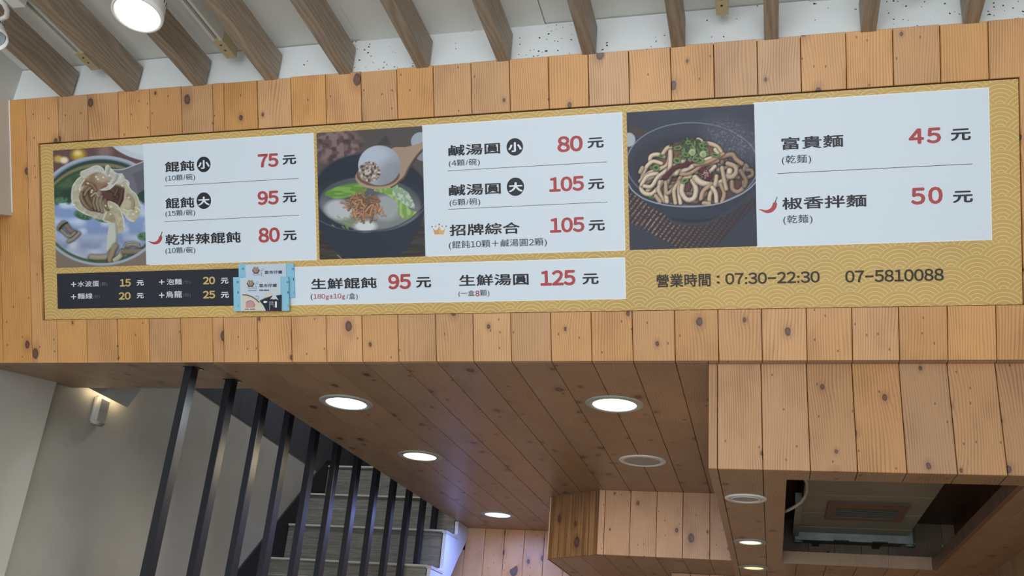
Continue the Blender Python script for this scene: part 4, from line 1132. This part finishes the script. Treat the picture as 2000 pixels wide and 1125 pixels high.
# skin flaps: filled shapes with folds and bright thin rims
def flap(pts, col, dark, rim=None, rc=(226, 228, 222), nz=0.35):
    q_ = c.smooth(pts, True); m_ = c.poly(q_); c.put(m_, col)
    c.put(m_ * np.clip(c.noise(34, 30) * 1.6 - 0.4, 0, 1), dark, nz); c.put(m_ * np.clip((c.noise(16, 22) - 0.6) * 4, 0, 1), rc, 0.35)
    for r_p in (rim or []): c.stroke(r_p, 4.5, rc, 0.2, 0.85, shadow=0.0)
flap([(250, 325), (190, 390), (170, 480), (185, 560), (250, 620), (330, 660), (440, 690), (450, 640), (330, 610), (262, 560), (235, 480), (245, 400), (285, 345)], (186, 182, 158), (142, 130, 104),
     [[(250, 325), (190, 390), (172, 480), (186, 560), (250, 620), (330, 655)], [(285, 345), (250, 400), (238, 480)]])
for P, r, col in (([(255, 470), (262, 520), (300, 575), (345, 598)], 15, (150, 134, 108)), ([(300, 430), (296, 480), (318, 540), (345, 575)], 19, (136, 112, 86)), ([(360, 400), (310, 435), (282, 480)], 11, (160, 138, 112)),
                  ([(300, 380), (350, 400), (376, 440)], 14, (150, 120, 94)), ([(340, 490), (378, 462), (402, 500)], 8, (190, 178, 150)), ([(365, 505), (358, 550), (375, 600)], 11, (152, 134, 110)), ([(392, 505), (386, 555), (405, 612)], 11, (160, 142, 118)),
                  ([(428, 492), (418, 550), (432, 622)], 12, (158, 134, 112)), ([(458, 520), (460, 570), (480, 598)], 15, (134, 106, 86)), ([(480, 430), (530, 450), (560, 500)], 14, (104, 76, 66)), ([(560, 430), (540, 480)], 12, (112, 84, 72)), ([(600, 440), (590, 500), (570, 560)], 13, (104, 74, 64))):
    c.stroke(P, r, col, 0.6, 0.9, shadow=0.5)
flap([(250, 285), (330, 250), (385, 232), (430, 250), (455, 285), (462, 240), (482, 230), (520, 275), (560, 300), (600, 300), (622, 345), (575, 385), (540, 385), (500, 425), (450, 438), (415, 434), (470, 405), (500, 360), (470, 322), (430, 292), (385, 284), (320, 312), (285, 335), (250, 322)],
     (198, 200, 194), (168, 158, 138), [[(250, 285), (330, 250), (385, 232), (430, 250), (455, 285), (462, 240), (482, 230), (520, 275), (560, 300), (600, 300)], [(415, 434), (450, 438), (500, 425), (545, 380)], [(622, 345), (655, 370), (655, 400)]])
c.stroke([(560, 310), (545, 350), (520, 380)], 7, (176, 172, 158), 0.5, 0.8, shadow=0.3); c.stroke([(490, 250), (480, 300), (500, 340)], 7, (180, 178, 166), 0.5, 0.8, shadow=0.3)
flap([(640, 375), (665, 430), (720, 480), (755, 570), (750, 640), (700, 705), (660, 690), (600, 620), (583, 580), (612, 520), (620, 450)], (190, 184, 156), (148, 134, 102), [[(640, 375), (668, 430), (722, 482), (753, 570)], [(612, 600), (660, 615), (715, 585), (750, 610)], [(600, 620), (655, 688), (700, 702)]])
c.stroke([(650, 480), (690, 530), (690, 590)], 12, (168, 156, 124), 0.5, 0.8, shadow=0.3)
flap([(480, 528), (560, 568), (600, 650), (617, 750), (590, 800), (548, 772), (548, 700), (520, 625), (485, 590)], (184, 176, 148), (146, 130, 100), [[(500, 535), (565, 572), (606, 660), (617, 750)]])
flap([(470, 620), (440, 690), (500, 712), (545, 715), (520, 640)], (168, 158, 128), (132, 118, 90), [[(470, 622), (442, 690), (500, 712)]])
c.put(c.poly([(490, 715), (555, 715), (560, 820), (540, 920), (520, 960), (465, 950), (475, 820)]), (196, 198, 188)); c.stroke([(545, 720), (552, 830), (535, 920)], 8, (170, 172, 160), shadow=0)
for P, r, col in (([(340, 1005), (400, 1010), (480, 1000), (510, 960)], 22, (164, 152, 128)), ([(500, 1030), (520, 960), (545, 915)], 24, (150, 136, 108)), ([(540, 1030), (580, 1000), (600, 960)], 22, (184, 176, 148)),
                  ([(615, 960), (700, 960), (810, 955)], 24, (132, 118, 98)), ([(640, 905), (690, 895), (730, 905)], 20, (158, 142, 118)), ([(610, 930), (640, 885), (720, 880), (745, 920)], 6, (150, 160, 170))): c.stroke(P, r, col)
for x, y in ((380, 325), (395, 345), (440, 330), (345, 440), (340, 455), (240, 430), (195, 560), (485, 380), (490, 315), (460, 570), (505, 580), (500, 640), (655, 500), (690, 640), (720, 620), (310, 380), (600, 400)):
    c.put(c.ell(x, y, 9, 6, 30, 4), (240, 240, 236), 0.9)
c.put(1 - c.ell(425, 590, 545, 480, 0, 5), (120, 104, 96), 1.0 * 0) 
low_ = np.clip((c.Y - 900) / 5, 0, 1) * (1 - c.ell(425, 600, 520, 455, 0, 4))
c.put(low_, (128, 112, 102)); c.put(low_ * c.ell(425, 605, 545, 470, 0, 6), (160, 172, 190))
photo('photo_print', (110, 523.5), (286, 282), c, 178, 238, 'food photo of wontons lifted from a green bowl')

# rice ball on a wooden spoon over a dark bowl
c = Canvas(958, 1125, (610, 240), 4.165, (84, 78, 76), seed=5)
n = c.noise(45, 38); c.put(c.ell(200, 190, 210, 170, 0, 90), (98, 80, 80)); c.put(c.ell(200, 190, 200, 150, 0, 60) * np.clip((n - 0.5) * 5 + 0.5, 0, 1), (158, 128, 128), 0.6); c.put(c.ell(200, 190, 200, 150, 0, 60) * np.clip((c.noise(30) - 0.62) * 5 + 0.5, 0, 1), (60, 48, 50), 0.6)
c.put(c.poly([(600, 95), (520, 180), (640, 180)]), (62, 58, 60), 0.7)
c.put(np.clip((c.Y - 780) / 40, 0, 1), (70, 64, 62)); c.put(np.clip((c.Y - 780) / 40, 0, 1) * np.clip((c.noise(200, 12) - 0.5) * 5 + 0.5, 0, 1), (54, 48, 48), 0.8)
c.put(c.ell(880, 150, 78, 75, 0, 6), (164, 172, 186)); c.put(c.ell(900, 260, 60, 50, 0, 6), (138, 140, 152))
# bowl
c.put(c.poly(c.smooth([(40, 640), (44, 800), (110, 950), (210, 1060), (330, 1112), (620, 1112), (740, 1040), (850, 900), (915, 720), (930, 600), (480, 500)], True)), (47, 54, 66))
c.put(c.ell(480, 565, 462, 318, 4, 4), (88, 94, 106)); c.put(c.ell(480, 563, 455, 310, 4, 6), (38, 43, 53)); c.put(c.ell(480, 540, 450, 290, 4, 30), (42, 48, 60))
c.put(c.ell(470, 655, 415, 215, 3, 8), (92, 96, 100)); c.put(c.ell(470, 670, 400, 195, 3, 20), (128, 132, 132)); c.put(c.ell(470, 600, 430, 140, 3, 60), (66, 72, 80), 0.6)
c.put(c.ell(220, 705, 118, 82, 10, 30), (186, 190, 196)); c.put(c.ell(590, 690, 130, 105, 0, 45), (160, 164, 168)); c.put(c.ell(430, 840, 90, 45, 0, 25), (212, 214, 216))
# leaves
lf = c.poly(c.smooth([(100, 580), (160, 535), (260, 505), (360, 490), (440, 500), (430, 560), (340, 590), (200, 615)], True)); c.put(lf, (96, 142, 62)); c.put(lf * np.clip((c.noise(70, 16) - 0.5) * 5 + 0.5, 0, 1), (136, 176, 84), 0.8)
lf = c.poly(c.smooth([(500, 545), (640, 490), (690, 500), (720, 580), (790, 700), (850, 730), (760, 785), (700, 730), (690, 650), (600, 580)], True)); c.put(lf, (122, 158, 82)); c.put(lf * np.clip((c.noise(18, 40) - 0.5) * 5 + 0.5, 0, 1), (176, 200, 130), 0.7)
lf = c.poly(c.smooth([(650, 530), (700, 520), (780, 570), (835, 680), (800, 690), (700, 630), (655, 580)], True)); c.put(lf, (140, 164, 136)); c.put(lf * np.clip((c.noise(14, 14) - 0.55) * 5 + 0.5, 0, 1), (196, 210, 196), 0.8)
# fried shallots
r_ = c.rng
for i in range(120):
    x = 410 + r_.normal() * 75; y = 690 + r_.normal() * 55; a_ = r_.random() * 3.14; L = 14 + r_.random() * 26
    if not (260 < x < 590 and 570 < y < 850): continue
    b = 0.7 + 0.45 * r_.random(); c.stroke([(x - L * math.cos(a_), y - L * math.sin(a_)), (x, y - 5), (x + L * math.cos(a_), y + L * math.sin(a_))], 4 + r_.random() * 5, (min(255, 190 * b), 138 * b, 104 * b), 0.35, shadow=0.35)
for i in range(22):
    x = 280 + r_.normal() * 45; y = 800 + r_.normal() * 28; c.stroke([(x - 10, y), (x + 10, y + 14)], 3.5, (150, 178, 96), shadow=0.2)
# rice ball and spoon
c.put(c.poly(c.smooth([(640, 215), (760, 195), (860, 170), (915, 150), (915, 210), (860, 260), (800, 350), (740, 450), (650, 500), (600, 400)], True)), (166, 142, 122)); c.stroke([(915, 200), (850, 270), (790, 360), (740, 450), (640, 520)], 9, (98, 80, 68), shadow=0)
c.put(c.ell(530, 440, 180, 98, 0, 4), (178, 146, 124)); c.put(c.ell(535, 425, 175, 92, 0, 4), (110, 84, 72))
bm_ = c.ell(545, 345, 172, 162, 0, 3); sh = np.clip(0.55 + (c.X - 420) / 500 - (c.Y - 200) / 900, 0, 1)
c.put(bm_, (150, 158, 172)); c.put(bm_ * c.ell(480, 300, 170, 160, 0, 120), (182, 192, 208)); c.put(bm_ * c.ell(640, 420, 120, 120, 0, 80), (138, 138, 146), 0.6)
fm = c.ell(465, 398, 90, 84, 0, 6) * np.clip((c.noise(12) - 0.12) * 5 + 0.5, 0, 1); c.put(fm, (150, 132, 124)); c.put(fm * np.clip((c.noise(13) - 0.52) * 5 + 0.5, 0, 1), (212, 200, 190), 0.9); c.put(fm * np.clip((c.noise(16) - 0.66) * 5 + 0.5, 0, 1), (62, 50, 48), 0.85)
c.stroke([(55, 790), (120, 825), (250, 865), (430, 880), (620, 860), (780, 790), (880, 700), (915, 640)], 5, (84, 90, 102), shadow=0)
c.stroke([(205, 1075), (245, 1112)], 2.5, (190, 196, 204), shadow=0)
photo('photo_print', (624.5, 507), (829, 246), c, 206, 256, 'food photo of a rice ball on a wooden spoon')

# noodles in a dark bowl
c = Canvas(980, 1125, (1220, 190), 3.63, (58, 61, 74), seed=9)
c.put(c.ell(500, 60, 500, 160, 0, 120), (64, 67, 82))
mt = c.poly([(30, 640), (200, 700), (700, 850), (930, 700), (930, 760), (640, 1070), (380, 1072), (30, 880)])
c.put(mt, (58, 48, 52))
d1 = (c.X * 0.8 + c.Y * 0.6); d2 = (c.X * 0.5 - c.Y * 0.86)
c.put(mt * (np.sin(d1 / 5.0) > 0.2) * (np.sin(d2 / 3.5) > -0.2), (120, 96, 92), 0.75); c.put(mt * np.clip((300 - np.abs(c.X - 200)) / 300, 0, 1) * (np.sin(d1 / 5.0) > 0.5) * np.clip((c.noise(8) - 0.5) * 5 + 0.5, 0, 1), (190, 160, 146), 0.8)
c.put(mt * np.clip((c.X - 480) / 300, 0, 1), (54, 50, 58), 0.7)
c.put(c.poly([(30, 195), (170, 240), (100, 290), (30, 260)]), (76, 64, 62)); c.put(c.ell(30, 300, 45, 50, 0, 6), (176, 184, 190))
c.put(c.ell(480, 855, 175, 55, 0, 6), (66, 62, 70)); c.put(c.ell(480, 840, 170, 50, 0, 6), (42, 44, 54))
c.put(c.poly(c.smooth([(25, 610), (90, 700), (230, 800), (330, 850), (480, 862), (640, 850), (760, 780), (930, 640), (930, 560), (480, 500)], True)), (50, 56, 70))
c.put(c.ell(480, 475, 472, 298, 1, 4), (150, 156, 176)); c.put(c.ell(480, 472, 463, 290, 1, 4), (62, 65, 78)); c.put(c.ell(470, 520, 440, 250, 1, 60), (48, 50, 60), 0.8)
hl = c.ell(760, 300, 200, 130, 25, 110); c.put(hl, (92, 94, 108), 0.55); c.put(hl * np.clip((c.noise(9) - 0.6) * 3, 0, 1), (150, 152, 168), 0.5); c.put(hl * np.clip((c.noise(6) - 0.8) * 6, 0, 1), (190, 192, 205), 0.4)
N = [(214, 186, 158), (226, 204, 178), (198, 164, 136), (218, 190, 156), (190, 152, 124)]
c.put(c.ell(490, 570, 370, 185, 0, 20), (92, 62, 54)); c.put(c.ell(480, 440, 240, 130, 0, 30), (120, 86, 70))
r_ = c.rng
for i in range(46):
    a_ = r_.random() * 6.28; x = 490 + math.cos(a_) * 300 * r_.random() ** 0.5; y = 570 + math.sin(a_) * 150 * r_.random() ** 0.5
    L = 50 + r_.random() * 60; b_ = r_.random() * 3.1
    dk = 0.55 + 0.25 * r_.random() - max(0, (x - 620) / 1400); cc_ = N[i % 5]
    c.stroke([(x - L * math.cos(b_), y - L * 0.8 * math.sin(b_)), (x + r_.normal() * 18, y + r_.normal() * 18), (x + L * math.cos(b_), y + L * 0.8 * math.sin(b_))], 14, tuple(q_ * dk for q_ in cc_), 0.5, shadow=0.6)
K = 0.9
D3 = [([(180, 470), (185, 420), (230, 405), (275, 420)], 15, 1), ([(120, 580), (150, 500), (200, 455), (260, 470)], 14, 1), ([(110, 595), (170, 540), (240, 510), (300, 480), (320, 400)], 15, 0),
      ([(160, 665), (220, 600), (290, 520), (360, 480)], 15, 3), ([(200, 560), (140, 590), (115, 640), (140, 680), (190, 685), (240, 640), (265, 600)], 15, 1), ([(120, 620), (160, 560), (230, 540)], 14, 1),
      ([(140, 630), (190, 630), (240, 560), (330, 500)], 14, 1), ([(250, 600), (240, 660), (270, 720), (285, 740)], 14, 0), ([(300, 740), (290, 640), (320, 560), (390, 500), (420, 450)], 15, 1),
      ([(290, 600), (300, 680), (350, 640), (400, 560)], 13, 2), ([(360, 750), (350, 660), (390, 600)], 14, 0), ([(395, 750), (385, 650), (420, 580), (470, 560)], 14, 1),
      ([(415, 600), (405, 670), (440, 725), (490, 715), (505, 650), (480, 590)], 17, 1), ([(320, 350), (325, 420), (320, 500), (310, 560)], 16, 1), ([(270, 400), (300, 360), (330, 350)], 14, 3),
      ([(355, 545), (440, 510), (540, 460), (620, 430), (690, 420)], 16, 1), ([(400, 545), (460, 540), (560, 480), (660, 450)], 13, 4), ([(365, 540), (400, 480), (425, 430)], 15, 1),
      ([(500, 570), (540, 605), (620, 620), (690, 600), (735, 555), (745, 520)], 21, 1), ([(600, 530), (640, 490)], 13, 1), ([(730, 470), (780, 490), (790, 530), (760, 565), (720, 560)], 17, 0),
      ([(540, 720), (560, 660), (620, 620)], 15, 2), ([(600, 745), (605, 690), (640, 620), (650, 560)], 15, 0), ([(650, 740), (645, 680), (620, 640)], 15, 1), ([(690, 740), (705, 680), (680, 620)], 14, 2),
      ([(760, 600), (765, 650), (800, 670), (840, 640), (845, 600)], 15, 2), ([(840, 520), (870, 500), (855, 480), (840, 540)], 12, 2), ([(870, 570), (905, 550), (900, 520), (870, 515)], 13, 2),
      ([(550, 325), (610, 330), (660, 355), (690, 400)], 15, 3), ([(700, 420), (760, 405), (790, 440), (830, 470)], 16, 4), ([(820, 520), (860, 590), (850, 630)], 14, 4), ([(500, 480), (600, 455), (700, 400)], 12, 4),
      ([(690, 500), (700, 560), (720, 650)], 14, 0), ([(520, 300), (540, 310)], 16, 1), ([(640, 370), (660, 400)], 13, 1), ([(110, 530), (125, 500)], 15, 2), ([(220, 700), (250, 740)], 15, 2), ([(560, 750), (600, 755)], 15, 2)]
for P, r, k_ in D3:
    dk = 1.0 - max(0, (P[0][0] - 640) / 900); c.stroke(P, r, tuple(q_ * dk for q_ in N[k_]), 0.5, shadow=0.6)
# chilli and sauce
for P, r in (([(290, 570), (330, 520), (380, 490), (440, 480)], 17), ([(560, 520), (580, 545), (600, 560)], 26), ([(320, 345), (340, 325)], 5), ([(450, 470), (480, 462)], 8)): c.stroke(P, r, (88, 36, 44), 0.4)
for i in range(40): c.put(c.ell(575 + r_.normal() * 12, 545 + r_.normal() * 16, 3, 3, 0, 2), (230, 200, 210), 0.8)
for i in range(150):
    x = 480 + r_.normal() * 190; y = 590 + r_.normal() * 80; c.put(c.ell(x, y, 3, 2.4, 0, 2), (120, 72, 50), 0.5)
# spring onion
def onion(x, y, rx, ry, rot, col=(104, 128, 72), inn=(58, 72, 50)):
    c.put(c.ell(x, y + 4, rx + 4, ry + 4, rot, 6), (30, 42, 34), 0.5); c.put(c.ell(x, y, rx, ry, rot, 3), col); c.put(c.ell(x, y, rx * 0.78, ry * 0.72, rot, 3), tuple(min(255, q_ * 1.25) for q_ in col)); c.put(c.ell(x, y, rx * 0.6, ry * 0.5, rot, 3), inn)
for i in range(70):
    x = 480 + r_.normal() * 62; y = 375 + r_.normal() * 38
    if not (350 < x < 620 and 300 < y < 470): continue
    L = 12 + 14 * r_.random(); a_ = r_.random() * 3.1; b = 0.6 + 0.6 * r_.random()
    c.stroke([(x - L * math.cos(a_), y - L * math.sin(a_)), (x + L * math.cos(a_), y + L * math.sin(a_))], 5 + 4 * r_.random(), (104 * b, 126 * b, 80 * b), 0.4, shadow=0.5)
for a_ in ((370, 448, 28, 22, 20), (375, 358, 32, 15, -10), (520, 445, 46, 22, 5), (500, 440, 26, 18, 0), (222, 498, 25, 24, 0), (425, 590, 28, 16, -20), (545, 342, 18, 22, 0), (640, 408, 34, 14, 10), (450, 320, 20, 16, 0), (190, 708, 20, 8, 10), (258, 415, 15, 15, 0), (430, 405, 26, 16, 20), (570, 370, 28, 14, 30)): onion(*a_)
for x, y in ((555, 402), (478, 388)): c.put(c.ell(x, y, 24, 24, 0, 4), (176, 190, 142)); c.put(c.ell(x + 3, y + 4, 13, 14, 0, 4), (140, 160, 104))
c.stroke([(25, 610), (60, 665), (150, 725), (300, 765), (480, 775), (660, 755), (800, 700), (880, 650), (930, 600)], 5, (168, 174, 192), shadow=0)
photo('photo_print', (1230, 488.5), (1473, 203.5), c, 244, 288, 'food photo of noodles with spring onion in a dark bowl')


# ------------------------------------------------------------------ two takeaway packs stuck on the board
def pack(off, z0, label, full):
    ox, oy = off                                # pixel shift from the front pack
    def rr(l_, b_, r2_, t_): return R2((l_ + ox, b_ + oy), (r2_ + ox, t_ + oy), z0)
    c_ = rr(473, 607.6, 550, 540.5)
    t = thing('dumpling_pack', label, 'package', fpt(c_[0], c_[1], z0), 'takeaway packs on the menu')
    face = fpanel('front_face', t, PFACE, c_, z0, 0.009)
    fl = fpanel('side_flap', t, PBLUE, rr(458.5, 607.8, 472.6, 541), z0, 0.006, label='light blue side flap')
    fr = fpanel('side_flap', t, PBLUE, rr(551.2, 607, 564.4, 540), z0, 0.006, label='light blue side flap')
    zf = z0 + 0.0094; o_ = (450 + ox, 505 + oy); k_ = 10.23
    global DT
    keep = DT; DT = zf
    for f_, x_ in ((fl, 130), (fr, 1130)):
        poly_print(f_, [(x_ - 18, 450), (x_ + 28, 450), (x_ + 28, 490), (x_ - 18, 490)], PBLUED, z0 + 0.0063, 'flap_mark', o_, k_)
        poly_print(f_, [(x_ + 8, 930), (x_ + 24, 930), (x_ + 24, 965), (x_ + 8, 965)], PBLUED, z0 + 0.0063, 'flap_mark', o_, k_)
        poly_print(f_, [(x_ + 6, 650), (x_ + 22, 650), (x_ + 22, 700), (x_ + 6, 700)], INK, z0 + 0.0063, 'flap_mark', o_, k_)
    # swirl emblem
    blob = [(403 + (72 + 6 * math.cos(6 * a_)) * math.cos(a_), 503 + (72 + 6 * math.cos(6 * a_)) * math.sin(a_)) for a_ in [i * math.pi / 18 for i in range(36)]]
    poly_print(face, blob, PBROWN, zf, 'swirl_emblem', o_, k_)
    sp_ = [(405 + (6 + 50 * i / 40) * math.cos(i * 0.30 + 0.4), 497 + (6 + 50 * i / 40) * math.sin(i * 0.30 + 0.4)) for i in range(41)]
    stroke_print(face, sp_, 1.1, PCREAM, zf + 0.0003, o_, k_)
    stroke_print(face, [(330, 570), (350, 592), (385, 604), (425, 600), (455, 582)], 0.9, PBLUED, zf + 0.0003, o_, k_)
    stroke_print(face, [(500, 540), (520, 480), (545, 458), (556, 468), (548, 495), (520, 505), (505, 515)], 0.7, PBLUED, zf + 0.0003, o_, k_)
    for x_, y_ in ((470, 588), (510, 560), (513, 596)):
        poly_print(face, [(x_ - 9, y_ - 9), (x_ + 9, y_ - 9), (x_ + 9, y_ + 9), (x_ - 9, y_ + 9)], PBROWN, zf, 'dot', o_, k_)
    text(face, '菜市仔嬤', (o_[0] + 575 / k_, o_[1] + 578 / k_), (o_[0] + 928 / k_, o_[1] + 500 / k_), INK, 0.012)
    if full:
        for x_ in range(7):
            poly_print(face, [(580 + x_ * 28, 620), (600 + x_ * 28, 620), (600 + x_ * 28, 648), (580 + x_ * 28, 648)], INK, zf, 'small_mark', o_, k_)
        poly_print(face, [(350, 638), (520, 634), (520, 644), (350, 648)], INK, zf, 'small_mark', o_, k_)
        poly_print(face, [(790, 612), (918, 610), (918, 646), (790, 648)], PCREAM, zf, 'small_mark', o_, k_)
        poly_print(face, [(650, 830), (690, 720), (780, 670), (850, 690), (880, 760), (790, 790)], PCREAM, zf, 'pale_hill', o_, k_)
        poly_print(face, [(585, 845), (700, 790), (820, 745), (930, 735), (1022, 722), (1022, 1046), (712, 1046), (660, 940)], MBLACK, zf + 0.0003, 'dark_field', o_, k_)
        poly_print(face, [(240, 705), (330, 708), (440, 745), (520, 800), (590, 860), (640, 930), (690, 1046), (240, 1050)], PCREAM, zf + 0.0003, 'bowl_picture', o_, k_)
        stroke_print(face, [(240, 725), (330, 728), (430, 762), (510, 815), (580, 880)], 2.6, PBROWN, zf + 0.0006, o_, k_)
        stroke_print(face, [(585, 845), (690, 795), (800, 762)], 1.8, PBROWN, zf + 0.0006, o_, k_)
        poly_print(face, [(310, 900), (330, 860), (400, 840), (470, 870), (500, 930), (480, 980), (310, 985)], PPINK, zf + 0.0006, 'filling_picture', o_, k_)
        stroke_print(face, [(310, 890), (340, 855), (400, 835), (460, 860), (490, 920), (470, 960)], 0.8, INK, zf + 0.0009, o_, k_)
        stroke_print(face, [(500, 760), (530, 745), (570, 760), (560, 800), (520, 810), (490, 790)], 1.2, PBLUED, zf + 0.0009, o_, k_)
        poly_print(face, [(790, 815), (850, 740), (900, 725), (960, 830), (900, 805), (870, 820), (830, 805)], PFACE, zf + 0.0006, 'white_bird', o_, k_)
        poly_print(face, [(655, 870), (680, 845), (720, 850), (745, 862), (715, 885), (680, 890)], HALO, zf + 0.0006, 'white_dumpling', o_, k_)
        for x_, n_ in ((785, 9), (812, 4), (842, 4), (872, 6)):
            for j_ in range(n_):
                poly_print(face, [(x_ - 5, 858 + j_ * 20), (x_ + 5, 858 + j_ * 20), (x_ + 5, 868 + j_ * 20), (x_ - 5, 868 + j_ * 20)], HALO, zf + 0.0006, 'small_mark', o_, k_)
        poly_print(face, [(897, 862), (912, 848), (928, 862), (930, 970), (912, 988), (895, 970)], HALO, zf + 0.0006, 'small_mark', o_, k_)
        poly_print(face, [(292, 1004), (370, 1004), (370, 1018), (292, 1018)], INK, zf + 0.0006, 'small_mark', o_, k_)
        poly_print(face, [(392, 1004), (498, 1004), (498, 1018), (392, 1018)], INK, zf + 0.0006, 'small_mark', o_, k_)
    DT = keep
pack((10.6, -26.0), DM + 0.0012, 'pale blue dumpling pack behind, top half showing above the other pack', False)
pack((0, 0), DM + 0.0115, 'pale blue dumpling pack in front, with bowl picture on its face', True)

bpy.context.view_layer.update()
